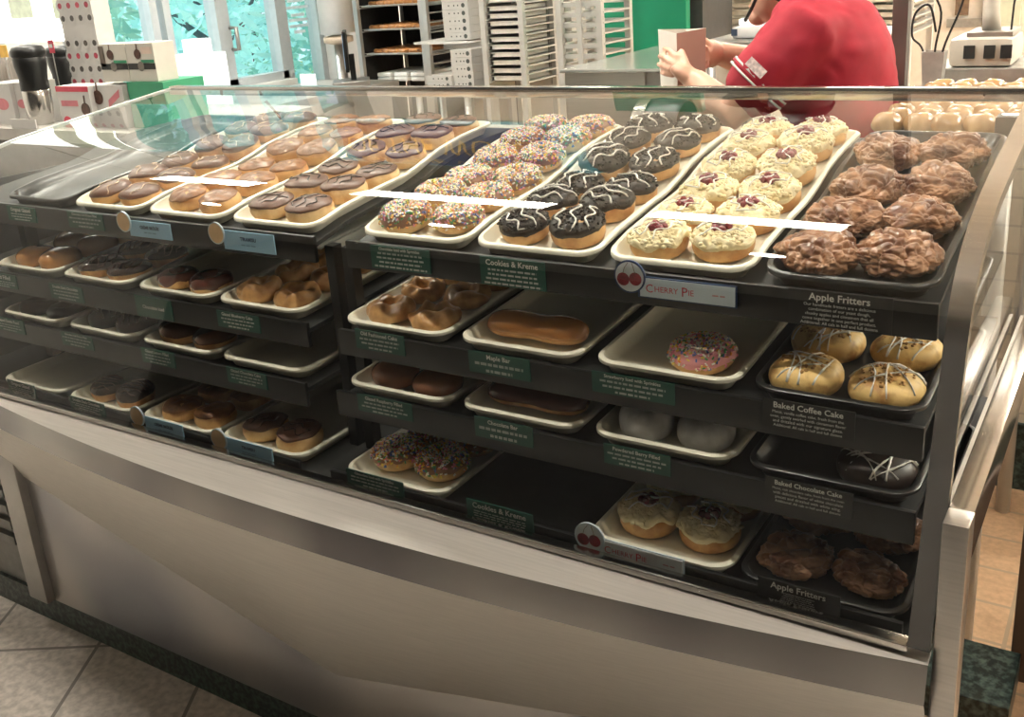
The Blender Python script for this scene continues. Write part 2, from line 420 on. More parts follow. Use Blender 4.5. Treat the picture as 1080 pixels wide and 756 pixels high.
# louvred compressor panel at the left end
bm = BX((-2.95, 1.165, 0.075), (-2.265, 1.2, 0.66))
for k in range(9): box(bm, (-2.85, 1.15, 0.20 + k * 0.045), (-2.31, 1.168, 0.222 + k * 0.045))
cp('louvre_panel', bm, mat('louvre_grey', (0.25, 0.25, 0.24), 0.4, 0.7), label='grey louvred panel')
# body of the lower cabinet, back panel, left end
dark_in = mat('dark_case_lining', (0.055, 0.057, 0.055), 0.55, var=0.15)
cp('cabinet_body', BX((-2.33, 1.18, 0.075), (-0.32, 1.88, 0.655)), dark_in)
cp('case_deck', BX((-2.345, 1.062, 0.662), (XR, 1.9, 0.674)), black_matte, label='black inside floor of the case')
cp('back_panel', BX((-2.345, 1.885, 0.674), (-0.30, 1.898, 1.155)), mat('grey_back_panel', (0.13, 0.135, 0.125), 0.45, var=0.1, scale=5), label='dark sliding back panel')
cp('left_end_panel', BX((-2.348, 1.13, 0.674), (-2.342, 1.9, 1.10)), dark_in)
# right end: square post with a steel side rail going back
cp('end_post', BX((XR + 0.026, 1.085, 0.0), (XR + 0.055, 1.125, 0.866), 0.003), steel, True, 40, label='square steel end post')
cp('side_rail', BX((XR + 0.026, 1.126, 0.80), (XR + 0.055, 1.93, 0.866), 0.004), steel_polished, True, 40, label='steel rail along the right side')
for p in ((508, 128), (534, 128)):
    q = at(p[0], p[1], 1.86); cp('support_post', BX((q.x - 0.012, 1.855, 1.17), (q.x + 0.012, 1.868, 1.228)), steel_dull)

cp('end_panel', BX((XR + 0.018, 1.13, 0.662), (XR + 0.025, 1.88, 0.85)), mat('end_panel_steel', (0.6, 0.58, 0.54), 0.35, 0.9, var=0.05, scale=8), label='bright steel inside end panel')
# shelves, each with a black label rail
RIM = [(1.225, 1.094), (1.31, 1.113), (1.41, 1.125), (1.5, 1.133), (1.55, 1.144), (1.6, 1.159), (1.69, 1.1735), (1.78, 1.181), (1.9, 1.184)]
TH = 0.024
SURF = {1: lambda y: interp(RIM, y) - TH, 2: lambda y: 0.950 - TH + 0.06 * (y - 1.18), 3: lambda y: 0.847 - TH + 0.03 * (y - 1.16), 4: lambda y: 0.676}
FRONT = {1: 1.226, 2: 1.182, 3: 1.158, 4: 1.118}
SECT = ((-2.30, -1.205), (-1.125, -0.195))
def slope(s, y): return math.atan2(SURF[s](y + 0.04) - SURF[s](y - 0.04), 0.08)
for s in (1, 2, 3):
    for x0, x1 in SECT:
        yf = FRONT[s]; bm = bmesh.new(); rows = []
        ys = [yf + (1.872 - yf) * k / 26 for k in range(27)]
        for y in ys:
            z = SURF[s](y) - 0.001
            rows.append([bm.verts.new((x, y, zz)) for x, zz in ((x0, z), (x1, z), (x1, z - 0.008), (x0, z - 0.008))])
        for a, b in zip(rows, rows[1:]):
            for k in range(4): bm.faces.new((a[k], a[(k + 1) % 4], b[(k + 1) % 4], b[k]))
        bm.faces.new(rows[0][::-1]); bm.faces.new(rows[-1])
        sh = cp('shelf', bm, black_matte, True, 35, label='black shelf board')
        z0 = SURF[s](yf); hh = 0.048 if s == 1 else 0.046
        bm = BX((x0 - 0.004, yf - 0.012, z0 + 0.012 - hh), (x1 + 0.004, yf - 0.003, z0 + 0.012), 0.003)
        cp('label_rail', bm, black, True, 40, parent=sh)
for x0, x1 in SECT:
    cp('label_rail', BX((x0 - 0.004, 1.106, 0.674), (x1 + 0.004, 1.114, 0.702), 0.003), black, True, 40)
for x in (-1.192, -1.153):
    cp('shelf_post', BX((x - 0.010, 1.24, 0.674), (x + 0.010, 1.262, 1.06)), black, label='black upright between the shelf sections')
cp('shelf_post', BX((-2.235, 1.3, 0.674), (-2.21, 1.33, 1.06)), black)

# ------------------------------------------------------------------ serving trays
def make_tray(w, L, surf, y0, m):
    """rounded serving tray whose floor follows surf(y) from y0 to y0+L; local origin at (0, y0, surf(y0))"""
    bm = bmesh.new(); r0 = 0.036; na, ns = 6, 22
    def ring(d, h):
        r = max(r0 - d, 0.006); hw, y1, y2 = w / 2 - d, d, L - d; rows = []
        for k in range(na + 1):
            a = R(90) * k / na; rows.append((y1 + r - r * math.cos(a), hw - r + r * math.sin(a)))
        for k in range(1, ns): rows.append((y1 + r + (y2 - y1 - 2 * r) * k / ns, hw))
        for k in range(na + 1):
            a = R(90) * k / na; rows.append((y2 - r + r * math.sin(a), hw - r + r * math.cos(a)))
        def P(x, y): return (x, y, h + surf(y0 + y) - surf(y0))
        return [bm.verts.new(P(x, y)) for y, x in rows] + [bm.verts.new(P(-x, y)) for y, x in reversed(rows)]
    seq = [(0.017, 0.0), (0.009, 0.017), (0.0, 0.0175), (0.0, 0.022), (0.003, 0.024), (0.008, 0.0235), (0.010, 0.0205), (0.017, 0.007), (0.024, 0.0045)]
    rings = [ring(*q) for q in seq]; n = len(rings[0]); h = n // 2
    for a, b in zip(rings, rings[1:]):
        for k in range(n): bm.faces.new((a[k], a[(k + 1) % n], b[(k + 1) % n], b[k]))
    for q, flip in ((rings[0], True), (rings[-1], False)):
        for k in range(h - 1):
            v = [q[k], q[k + 1], q[n - 2 - k], q[n - 1 - k]]
            bm.faces.new(v[::-1] if flip else v)
    me = obj('serving_tray', bm, m, None, True, 50)
    return me
TRAY_W, TRAY_L = 0.220, 0.60
LEFTS = [-2.145, -1.905, -1.668, -1.432]          # left section, left edges
RIGHTS = [-1.115, -0.883, -0.650, -0.417]
COLS = {1: [x + TRAY_W / 2 for x in LEFTS + RIGHTS],
        2: [x + TRAY_W / 2 for x in (-2.17, -1.93, -1.685, -1.452, -1.138, -0.897, -0.654, -0.416)],
        3: [x + TRAY_W / 2 for x in (-2.15, -1.91, -1.67, -1.44, -1.125, -0.888, -0.650, -0.415)],
        4: [x + TRAY_W / 2 for x in (-2.14, -1.90, -1.66, -1.43, -1.12, -0.88, -0.640, -0.412)]}
def tray(s, c, m, label, y0=None):
    y0 = y0 or FRONT[s] + 0.004
    key = (s, m.name)
    L = TRAY_L if s < 4 else 0.6
    if key not in tray.proto:
        o = tray.proto[key] = make_tray(TRAY_W, L, SURF[s], y0, m)
    else:
        o = tray.proto[key].copy(); C.objects.link(o)
    o.location = (COLS[s][c], y0, SURF[s](y0) + 0.0005)
    return tag(o, label, 'tray', 'serving trays in the display case')
tray.proto = {}
# ------------------------------------------------------------------ doughnut makers (origin at the bottom centre)
dough_y = mat('yeast_dough', (0.74, 0.44, 0.18), 0.5, var=0.15, scale=30, col2=(0.46, 0.21, 0.065), bump=0.15, lo=.38, hi=.6)
dough_p = mat('pale_dough', (0.84, 0.58, 0.29), 0.5, var=0.15, scale=30, col2=(0.58, 0.31, 0.11), bump=0.15, lo=.38, hi=.6)
dough_gl = mat('glazed_dough', (0.62, 0.30, 0.10), 0.14, var=0.15, scale=18, col2=(0.42, 0.17, 0.045), coat=0.6)
dough_cake = mat('cake_dough', (0.70, 0.40, 0.16), 0.3, var=0.2, scale=45, col2=(0.36, 0.16, 0.05), bump=0.3, coat=0.3)
dough_dark = mat('chocolate_cake_dough', (0.035, 0.018, 0.012), 0.4, var=0.2, scale=40, bump=0.2)
choc_milk = mat('milk_chocolate_icing', (0.15, 0.062, 0.036), 0.4, var=0.15, scale=28, coat=0.08, bump=.06)
choc_ring = mat('glossy_chocolate_icing', (0.13, 0.035, 0.022), 0.18, var=0.12, scale=20, coat=0.5)
choc_dark = mat('dark_chocolate_icing', (0.022, 0.011, 0.007), 0.38, var=0.2, scale=70, col2=(0.006, 0.0035, 0.0025), bump=0.5, spec=.3)
choc_plain = mat('plain_chocolate_icing', (0.11, 0.04, 0.02), 0.2, var=0.12, scale=20, coat=0.4)
brulee = mat('burnt_sugar_top', (0.36, 0.155, 0.055), 0.4, var=0.2, scale=45, col2=(0.16, 0.06, 0.022), bump=0.5, coat=0.12)
maple = mat('maple_icing', (0.50, 0.21, 0.06), 0.16, var=0.08, scale=12, coat=0.5)
pink = mat('pink_icing', (0.95, 0.42, 0.45), 0.3, var=0.08, scale=20)
cream = mat('cream_topping', (0.96, 0.86, 0.60), 0.6, var=0.08, scale=60, col2=(0.86, 0.70, 0.38), bump=0.35)
fritter_m = mat('fritter_glaze', (0.50, 0.26, 0.14), 0.30, var=0.2, scale=30, col2=(0.15, 0.052, 0.024), bump=0.5, coat=0.25, detail=8, spec=.4, lo=.36, hi=.64)
coffee_m = mat('coffee_cake_crumb', (0.86, 0.58, 0.22), 0.5, var=0.2, scale=42, col2=(0.50, 0.25, 0.07), bump=0.2, lo=.36, hi=.52)
cinnamon = mat('cinnamon_crumb', (0.62, 0.34, 0.12), 0.7, var=0.2, scale=90, bump=0.2)
sugar = mat('powdered_sugar', (0.92, 0.92, 0.93), 0.8, var=0.18, scale=38, bump=0.2, col2=(.55, .53, .52))
white_icing = mat('white_drizzle', (0.93, 0.90, 0.84), 0.3, var=0.04)
tan_icing = mat('tan_drizzle', (0.70, 0.52, 0.36), 0.35, var=0.05)
dark_drz = mat('dark_drizzle', (0.03, 0.014, 0.01), 0.25, var=0.1)
cherry_m = mat('cherry_filling', (0.26, 0.012, 0.025), 0.12, var=0.25, scale=60, coat=0.6)
SPR = [mat('sprinkle_' + n, c, 0.35, var=0.03) for n, c in (('white', (.95, .92, .86)), ('yellow', (.95, .72, .12)), ('pink', (.9, .3, .45)), ('orange', (.95, .38, .08)), ('green', (.12, .4, .16)), ('blue', (.14, .2, .5)), ('white', (.95, .92, .86)), ('cream', (.95, .85, .6)))]

def dome_z(rho, Rr, h, hc):
    q = min(1.0, rho / Rr); return hc + (h - hc) * (1 - q ** 2.6) ** (1 / 2.2)
def dome(Rr, h, hc=None, sx=1.0, sy=1.0, seed=0.0, wob=0.0036, seg=34):
    hc = hc or h * 0.42; prof = [(0, 0), (Rr * .55, 0), (Rr * .8, 0.001)]
    for k in range(1, 6):
        a = R(90) * k / 6; prof.append((Rr * (.8 + .2 * math.sin(a)), hc * (1 - math.cos(a)) * .98))
    for k in range(0, 10):
        rho = Rr * math.cos(R(90) * k / 10); prof.append((rho, dome_z(rho, Rr, h, hc)))
    prof.append((0, h))
    def fn(p):
        n = nz(p, 18, seed) * wob
        return Vector((p.x * sx * (1 + n * 20), p.y * sy * (1 + n * 20), max(0, p.z + (n if p.z > 0.004 else 0))))
    return lathe(bmesh.new(), prof, seg, fn)
def dome_cap(Rr, h, hc=None, sx=1.0, sy=1.0, seed=0.0, off=0.0018, edge=0.45, wav=0.12, rough=0.0, seg=36, nr=12, rsc=60):
    """icing that covers the dome down to a wavy edge"""
    hc = hc or h * 0.42; bm = bmesh.new(); top = bm.verts.new((0, 0, h + off + (nz((0, 0, h), rsc, seed) * rough)))
    rings = []
    for k in range(1, nr + 2):
        q = []
        for j in range(seg):
            a = 2 * math.pi * j / seg
            e = edge + wav * nz((math.cos(a), math.sin(a), 0), 1.6, seed)
            t = min(k, nr) / nr * (90 - e * 40) 
            rho = Rr * math.sin(R(t)); z = dome_z(rho, Rr, h, hc); o = off if k <= nr else -0.0025
            px, py = math.cos(a) * (rho + (o * 0.9 if k > nr / 2 else 0)), math.sin(a) * (rho + (o * .9 if k > nr / 2 else 0))
            n = nz((px, py, z), 18, seed) * .0036
            d = nz((px, py, z), rsc, seed + 3) * rough if k <= nr else 0
            q.append(bm.verts.new((px * sx * (1 + n * 20 + d * 6), py * sy * (1 + n * 20 + d * 6), z + o + n + d - (0.003 if k > nr else 0))))
        rings.append(q)
    for j in range(seg): bm.faces.new((top, rings[0][j], rings[0][(j + 1) % seg]))
    for a, b in zip(rings, rings[1:]):
        for j in range(seg): bm.faces.new((a[j], b[j], b[(j + 1) % seg], a[(j + 1) % seg]))
    return bm
def drizzle_dome(Rr, h, hc, sx, sy, passes, rad=0.0016, seed=0, ang=0.3, span=0.85, lift=0.002, wig=0.004, sag=0.0):
    hc = hc or h * 0.42; rnd = random.Random(seed); bm = bmesh.new(); pts = []
    for i in range(passes):
        v = (-1 + 2 * (i + .5) / passes) * Rr * span * .9; half = math.sqrt(max(0, (Rr * span) ** 2 - v * v)); n = 26
        for k in range(n + 1):
            u = (-half + 2 * half * k / n) * (1 if i % 2 == 0 else -1)
            w = v + wig * math.sin(k * .42 + i * 2 + seed) + rnd.uniform(-.0003, .0003)
            x, y = u * math.cos(ang) - w * math.sin(ang), u * math.sin(ang) + w * math.cos(ang)
            rho = math.hypot(x, y)
            if rho > Rr * .97: x *= Rr * .97 / rho; y *= Rr * .97 / rho; rho = Rr * .97
            pts.append((x * sx, y * sy, dome_z(rho, Rr, h, hc) + lift))
    return tube(bm, pts, [rad * rnd.uniform(.7, 1.35) for _ in pts], 6)

def cross_drizzle(Rr, h, hc, n, rad, seed, lift=.0016, span=.97):
    rnd = random.Random(seed); bm = bmesh.new()
    for i in range(n):
        ang = rnd.uniform(0, 3.14); c = rnd.uniform(-.55, .55) * Rr; half = math.sqrt((Rr * span) ** 2 - c * c); bow_ = rnd.uniform(-.012, .012); pts = []
        for k in range(13):
            u = -half + 2 * half * k / 12; w = c + bow_ * (1 - (u / half) ** 2); x, y = u * math.cos(ang) - w * math.sin(ang), u * math.sin(ang) + w * math.cos(ang)
            rho = min(math.hypot(x, y), Rr * .985); pts.append((x, y, dome_z(rho, Rr, h, hc) + lift))
        tube(bm, pts, [rad * rnd.uniform(.5, 1.7) for _ in pts], 6)
    return bm
def crumbs(n, Rr, h, hc, seed, lo, hi, lift, rmax=.92, rmin=0.0):
    rnd = random.Random(seed); bm = bmesh.new()
    for k in range(n):
        a = rnd.uniform(0, 6.283); rr = Rr * math.sqrt(rnd.uniform(rmin ** 2, rmax ** 2)); ex = 1 + .07 * max(0, rr / Rr - .75) / .25; q = Vector((rr * ex * math.cos(a), rr * ex * math.sin(a), dome_z(rr, Rr, h, hc) + lift))
        bmesh.ops.create_icosphere(bm, subdivisions=1, radius=1, matrix=Matrix.Translation(q) @ Matrix.Rotation(rnd.uniform(0, 3), 4, 'Z') @ Matrix.Diagonal((rnd.uniform(lo, hi), rnd.uniform(lo, hi), rnd.uniform(lo, hi) * .8, 1)))
    return bm
def ring_pt(Rm, r, sq, th, a):
    rr = Rm + r * math.cos(a); return Vector((rr * math.cos(th), rr * math.sin(th), r * sq + r * sq * math.sin(a)))
def ring(Rm=0.029, r=0.0165, sq=0.95, seed=0.0, rough=0.0012, ns=36, nr=14, rsc=30):
    bm = bmesh.new(); G = []
    for i in range(ns):
        th = 2 * math.pi * i / ns; row = []
        for j in range(nr):
            p = ring_pt(Rm, r, sq, th, 2 * math.pi * j / nr); d = nz(p, rsc, seed) * rough
            q = ring_pt(Rm, r + d * 2, sq, th, 2 * math.pi * j / nr); q.z = max(q.z, 0.0); row.append(bm.verts.new(q))
        G.append(row)
    for i in range(ns):
        for j in range(nr): bm.faces.new((G[i][j], G[(i + 1) % ns][j], G[(i + 1) % ns][(j + 1) % nr], G[i][(j + 1) % nr]))
    return bm
def ring_cap(Rm=0.029, r=0.0165, sq=0.95, seed=0.0, off=0.0016, a0=-5, a1=200, ns=40, nr=12):
    bm = bmesh.new(); G = []
    for i in range(ns):
        th = 2 * math.pi * i / ns; row = []
        w0 = a0 + 22 * nz((math.cos(th), math.sin(th), 0), 2.0, seed); w1 = a1
        for j in range(nr + 1):
            a = R(w0 + (w1 - w0) * j / nr); o = off if 0 < j < nr else -0.001
            p = ring_pt(Rm, r + o, sq, th, a); p.z += 0; row.append(bm.verts.new(p))
        G.append(row)
    for i in range(ns):
        for j in range(nr): bm.faces.new((G[i][j], G[(i + 1) % ns][j], G[(i + 1) % ns][j + 1], G[i][j + 1]))
    return bm
def sprinkles(n, Rm, r, sq, seed, size=0.0042, thick=0.0009):
    rnd = random.Random(seed); bm = bmesh.new()
    for k in range(n):
        th = rnd.uniform(0, 6.283); a = R(rnd.gauss(85, 52)); a = max(R(-8), min(R(190), a))
        c = ring_pt(Rm, r + 0.0028, sq, th, a); nrm = (c - Vector((Rm * math.cos(th), Rm * math.sin(th), r * sq))).normalized()
        u = nrm.orthogonal().normalized(); v = nrm.cross(u); b = rnd.uniform(0, 6.283)
        d = (u * math.cos(b) + v * math.sin(b) + nrm * rnd.uniform(-.1, .45)).normalized(); e = nrm.cross(d).normalized(); f = d.cross(e)
        L = size / 2; mi = rnd.randrange(len(SPR)); vs = []
        for sx in (-L, L):
            for s1, s2 in ((-1, -1), (1, -1), (1, 1), (-1, 1)): vs.append(bm.verts.new(c + d * sx + e * s1 * thick + f * s2 * thick))
        for q in ((0, 1, 2, 3), (7, 6, 5, 4), (0, 4, 5, 1), (1, 5, 6, 2), (2, 6, 7, 3), (3, 7, 4, 0)):
            bm.faces.new([vs[i] for i in q]).material_index = mi
    return bm

PROTO = {}
def proto(kind, v, parts):
    t = thing(kind[0], '', kind[1]); PROTO.setdefault(kind[2], []).append([t, False])
    for name, bm, m, *rest in parts:
        o = obj(name, bm, m, t, *(rest[:1] or [True]))
        if len(rest) > 1: o['kind'] = rest[1]
    return t
for v in range(3):
    s = v * 7.3 + 1
    proto(('ring_doughnut', 'doughnut', 'sprinkle'), v, [('dough', ring(0.0275, .0165, 1.0, s), dough_p), ('icing', ring_cap(0.0275, .0165, 1.0, s, a0=2), mat('sprinkle_base_icing', (0.36, 0.18, 0.11), .4, var=.1)), ('sprinkles', sprinkles(820, 0.0275, .0165, 1.0, v + 3, .0047, .00105), SPR, False, 'stuff')])
    proto(('filled_doughnut', 'doughnut', 'cookie'), v, [('dough', dome(.043, .040, .019, 1, 1, s), dough_y), ('icing', dome_cap(.043, .040, .019, 1, 1, s, off=.0022, edge=.12, wav=.25, rough=.004, rsc=130, nr=14), choc_dark), ('cookie_crumbs', crumbs(200, .043, .040, .019, v + 4, .0014, .0034, .0036, .99), choc_dark, True, 'stuff'), ('drizzle', drizzle_dome(.043, .040, .019, 1, 1, 3, .0015, v + 5, 0.4 + v, .97, .0058, .006), white_icing)])
    cb = bmesh.new(); rnd = random.Random(v + 50)
    for k in range(7):
        a = k * 1.05 + v; q = Vector((math.cos(a) * (.0105 if k < 6 else 0), math.sin(a) * (.0105 if k < 6 else 0), .0425 + rnd.uniform(0, .003)))
        bmesh.ops.create_icosphere(cb, subdivisions=2, radius=rnd.uniform(.0055, .0072), matrix=Matrix.Translation(q))
    proto(('filled_doughnut', 'doughnut', 'cherry'), v, [('dough', dome(.0445, .038, .017, 1, 1, s), dough_y), ('cream_topping', dome_cap(.0445, .038, .017, 1, 1, s, off=.0035, edge=.3, wav=.5, rough=.009, rsc=120, nr=16, seg=52), cream), ('cream_crumbs', crumbs(170, .0445, .038, .017, v + 8, .0025, .0062, .0034, .97, .35), cream, True, 'stuff'), ('cherry_filling', cb, cherry_m), ('drizzle', drizzle_dome(.0445, .038, .017, 1, 1, 3, .0012, v + 5, .9 + .5 * v, .8, .0115, .005), white_icing)])
    fb = bmesh.new(); bmesh.ops.create_icosphere(fb, subdivisions=6, radius=1.0)
    for vt in fb.verts:
        p = vt.co.copy(); sq = Vector((p.x, p.y, p.z * .5))
        wv = sq + noise.noise_vector(sq * 1.6 + Vector((s, 0, 0))) * .45
        (d1, d2, *_), _p = noise.voronoi(wv * 1.75 + Vector((s, s * 2, 0)))
        crease = min(1.0, (d2 - d1) / .28) ** .7
        q = .88 + .17 * nz(p, 1.5, s) + .09 * crease + .055 * nz(p, 5, s) + .035 * nz(p, 11, s + 2) + .022 * nz(p, 24, s)
        vt.co = Vector((p.x * .055 * q, p.y * .050 * q, max(0.0, .017 + p.z * .024 * (q + .20 * (crease - .75)))))
    ent = proto(('apple_fritter', 'fritter', 'fritter'), v, [('glazed_dough', fb, fritter_m)])
    proto(('filled_doughnut', 'doughnut', 'brulee'), v, [('dough', dome(.043, .034, .016, 1, 1, s), dough_y), ('sugar_crust', dome_cap(.043, .034, .016, 1, 1, s, off=.0014, edge=.55, wav=.25, rough=.003, rsc=90), brulee)])
    proto(('filled_doughnut', 'doughnut', 'tiramisu'), v, [('dough', dome(.043, .036, .017, 1.05, .95, s), dough_p), ('icing', dome_cap(.043, .036, .017, 1.05, .95, s, edge=.62, wav=.2, off=.0028), choc_milk), ('drizzle', drizzle_dome(.043, .036, .017, 1.05, .95, 3, .0011, v, 0.5 + v, .75, .0035, .005), dark_drz)])
    proto(('filled_doughnut', 'doughnut', 'kreme'), v, [('dough', dome(.042, .036, .016, 1.08, .95, s), dough_y), ('icing', dome_cap(.042, .036, .016, 1.08, .95, s, edge=.3, off=.002), choc_milk), ('drizzle', drizzle_dome(.042, .036, .016, 1.08, .95, 2, .0010, v, 0.9 + .4 * v, .9, .0032, .005), tan_icing)])
    proto(('filled_doughnut', 'doughnut', 'golden'), v, [('glazed_dough', dome(.044, .042, .019, 1, 1, s), dough_gl)])
    proto(('filled_doughnut', 'doughnut', 'darkbar'), v, [('dough', dome(.041, .038, .016, 1.15, .9, s), dough_y), ('icing', dome_cap(.041, .038, .016, 1.15, .9, s, edge=.2, off=.002), mat('dark_choc_smooth', (0.05, 0.025, 0.018), .25, coat=.3)), ('drizzle', drizzle_dome(.041, .038, .016, 1.15, .9, 6, .0011, v, 1.2, .95, .003, .002), choc_milk)])
    proto(('ring_doughnut', 'doughnut', 'chocring'), v, [('dough', ring(.0275, .0165, 1.0, s), dough_y), ('icing', ring_cap(.0275, .0165, 1.0, s, a0=-2), choc_ring)])
    proto(('cake_doughnut', 'doughnut', 'blueberry'), v, [('glazed_dough', ring(.0265, .0165, 1.0, s, .0028, rsc=45), dough_cake)])
    proto(('cake_doughnut', 'doughnut', 'oldfash'), v, [('glazed_dough', ring(.0265, .0175, .9, s, .0030, 44, 18, rsc=48), dough_cake)])
    ck = dome(.050, .040, .015, 1, 1, s, .003)
    cn = bmesh.new(); rnd = random.Random(v + 80)
    for k in range(70):
        a = rnd.uniform(0, 6.28); rr = .036 * math.sqrt(rnd.random()); q = Vector((rr * math.cos(a), rr * math.sin(a), dome_z(rr, .05, .04, .015) - .0004))
        bmesh.ops.create_icosphere(cn, subdivisions=1, radius=rnd.uniform(.0012, .0034), matrix=Matrix.Translation(q))
    proto(('coffee_cake', 'cake', 'coffee'), v, [('crumb', ck, coffee_m), ('cinnamon_topping', cn, cinnamon, True, 'stuff'), ('drizzle', cross_drizzle(.050, .040, .015, 7, .0011, v + 2, .0008), white_icing)])
    proto(('powdered_doughnut', 'doughnut', 'powder'), v, [('sugared_dough', dome(.044, .046, .02, 1, 1, s), sugar)])
    proto(('filled_doughnut', 'doughnut', 'raspberry'), v, [('glazed_dough', dome(.044, .038, .017, 1, 1, s), mat('reddish_glazed_dough', (0.34, 0.13, 0.06), .15, var=.15, scale=18, coat=.6))])
    proto(('filled_doughnut', 'doughnut', 'plainchoc'), v, [('dough', dome(.044, .040, .017, 1, 1, s), dough_y), ('icing', dome_cap(.044, .040, .017, 1, 1, s, edge=.1, off=.002), choc_plain)])
    proto(('filled_doughnut', 'doughnut', 'whitestrand'), v, [('dough', dome(.041, .040, .017, 1.1, .9, s), dough_dark), ('drizzle', drizzle_dome(.041, .040, .017, 1.1, .9, 6, .0009, v, 1.3, .98, .0015, .003), white_icing)])
    proto(('chocolate_cake', 'cake', 'choccake'), v, [('crumb', dome(.050, .036, .014, 1, 1, s, .003), dough_dark), ('drizzle', cross_drizzle(.050, .036, .014, 11, .0011, v + 9, .001), white_icing)])
    proto(('ring_doughnut', 'doughnut', 'darkring'), v, [('glazed_dough', ring(.0275, .0165, .9, s, .002), dough_dark)])
proto(('ring_doughnut', 'doughnut', 'strawberry'), 0, [('dough', ring(.029, .0185, .95, 2.2), dough_y), ('icing', ring_cap(.029, .0185, .95, 2.2, a0=-12), pink), ('sprinkles', sprinkles(560, .029, .0185, .95, 77, .0048, .0011), SPR, False, 'stuff')])
def bar_pt(t, a, W, H, L, off=0.0):
    e = (1 - abs(t) ** 4.5) ** (1 / 2.2); p = 1 - .16 * math.exp(-(t / .32) ** 2)
    return Vector((t * L, math.cos(a) * (W * e * p + off), H * .42 + math.sin(a) * ((H * .58 if math.sin(a) > 0 else H * .42) * (e ** .8) * (p ** .7) + off)))
def bar(W, H, L, a0=0, a1=360, off=0.0, n=34, m=20):
    bm = bmesh.new(); G = []
    full = a1 - a0 >= 360
    for i in range(n + 1):
        t = -math.cos(math.pi * i / n) * .9995
        G.append([bm.verts.new(bar_pt(t, R(a0 + (a1 - a0) * j / m), W, H, L, off if (full or 0 < j < m) else -.001)) for j in range(m + (0 if full else 1))])
    for A, B in zip(G, G[1:]):
        k = len(A)
        for j in range(k if full else k - 1): bm.faces.new((A[j], A[(j + 1) % k], B[(j + 1) % k], B[j]))
    if full:
        bm.faces.new(G[0]); bm.faces.new(G[-1])
    return bm
proto(('bar_doughnut', 'doughnut', 'maplebar'), 0, [('dough', bar(.033, .040, .088), dough_y), ('icing', bar(.033, .040, .0885, -8, 188, .0016), maple)])
proto(('bar_doughnut', 'doughnut', 'chocbar'), 0, [('dough', bar(.033, .038, .088), dough_y), ('icing', bar(.033, .038, .0885, -4, 184, .0016), choc_ring)])

RNK = ['front row', 'second row', 'third row', 'fourth row', 'fifth row', 'back row']
cnt = {}
def put(kind, x, y, s, label, group, rz=None, z=0.0, rx=None, scale=None):
    k = cnt[kind] = cnt.get(kind, -1) + 1
    ent = PROTO[kind][k % len(PROTO[kind])]
    rz = random.uniform(0, 6.28) if rz is None else rz
    th = slope(s, y) if rx is None else rx
    rot = (Matrix.Rotation(th, 3, 'X') @ Matrix.Rotation(rz, 3, 'Z')).to_euler()
    loc = (x, y, SURF[s](y) + 0.0062 + z)
    if scale is None and kind not in ('maplebar', 'chocbar'):
        q_ = random.uniform(.94, 1.03); scale = (q_, q_ * random.uniform(.96, 1.03), q_ * random.uniform(.92, 1.08))
    if not ent[1]:
        ent[1] = True; o = ent[0]; o.location = loc; o.rotation_euler = rot; o['label'] = label; o['group'] = group
        if scale: o.scale = scale
        return o
    return dup(ent[0], loc, rot, label, group, scale)
def fill(kind, s, c, rows, desc, where, group, y0=None, pitch=0.0955, jit=0.003, rz=None, dy=0.0, dx=0.047, sc=None):
    """two doughnuts per row along a tray; the label tells the row and the side"""
    y0 = y0 or FRONT[s] + 0.070; xc = COLS[s][c]
    for k in range(rows):
        for side, nm in ((-1, 'left'), (1, 'right')):
            x = xc + side * dx + random.uniform(-jit, jit) * .6; y = y0 + k * pitch + (dy if side > 0 else 0) + random.uniform(-jit, jit)
            rn = 'back row' if (k == rows - 1 and rows > 1) else RNK[k]
            put(kind, x, y, s, f'{desc}, {nm} one in the {rn} of {where}', group, rz=(None if rz is None else rz + random.uniform(-.25, .25)), scale=sc)

G1 = 'doughnuts on the top shelf'; G2 = 'doughnuts on the second shelf'; G3 = 'doughnuts on the third shelf'; G4 = 'doughnuts on the bottom shelf'
# top shelf
tray(1, 0, black_tray, 'empty black tray at the left end of the top shelf')
tray(1, 1, cream_tray, 'cream tray of chocolate doughnuts with pale drizzle on the top shelf')
tray(1, 2, cream_tray, 'cream tray of burnt-sugar doughnuts on the top shelf')
tray(1, 3, cream_tray, 'cream tray of brown-iced tiramisu doughnuts on the top shelf')
tray(1, 4, cream_tray, 'cream tray of sprinkled ring doughnuts on the top shelf')
tray(1, 5, cream_tray, 'cream tray of dark cookie-crumb doughnuts on the top shelf')
tray(1, 6, cream_tray, 'cream tray of cherry-topped doughnuts on the top shelf')
tray(1, 7, black_tray, 'black tray heaped with apple fritters on the top shelf')
fill('kreme', 1, 1, 6, 'chocolate-iced doughnut with pale drizzle', 'its top tray', G1)
fill('brulee', 1, 2, 6, 'burnt-sugar doughnut', 'the top-shelf tray', G1)
fill('tiramisu', 1, 3, 6, 'brown-iced tiramisu doughnut', 'the top tray', G1)
fill('sprinkle', 1, 4, 6, 'rainbow-sprinkled ring doughnut', 'the top-shelf tray', G1, dy=0.012)
fill('cookie', 1, 5, 6, 'dark cookie-crumb doughnut with white drizzle', 'its top tray', G1, dy=0.01)
fill('cherry', 1, 6, 6, 'cream doughnut with cherries', 'the top-shelf tray', G1, dy=0.012)
for k in range(4):
    for side, nm in ((-1, 'left'), (1, 'right')):
        put('fritter', COLS[1][7] + side * .048, 1.292 + k * .128 + (.018 if side > 0 else 0), 1, f'lumpy glazed apple fritter, {nm} one in the {["front", "second", "third", "back"][k]} row of the top tray', G1, scale=(1.0, 1.12, 1.15))
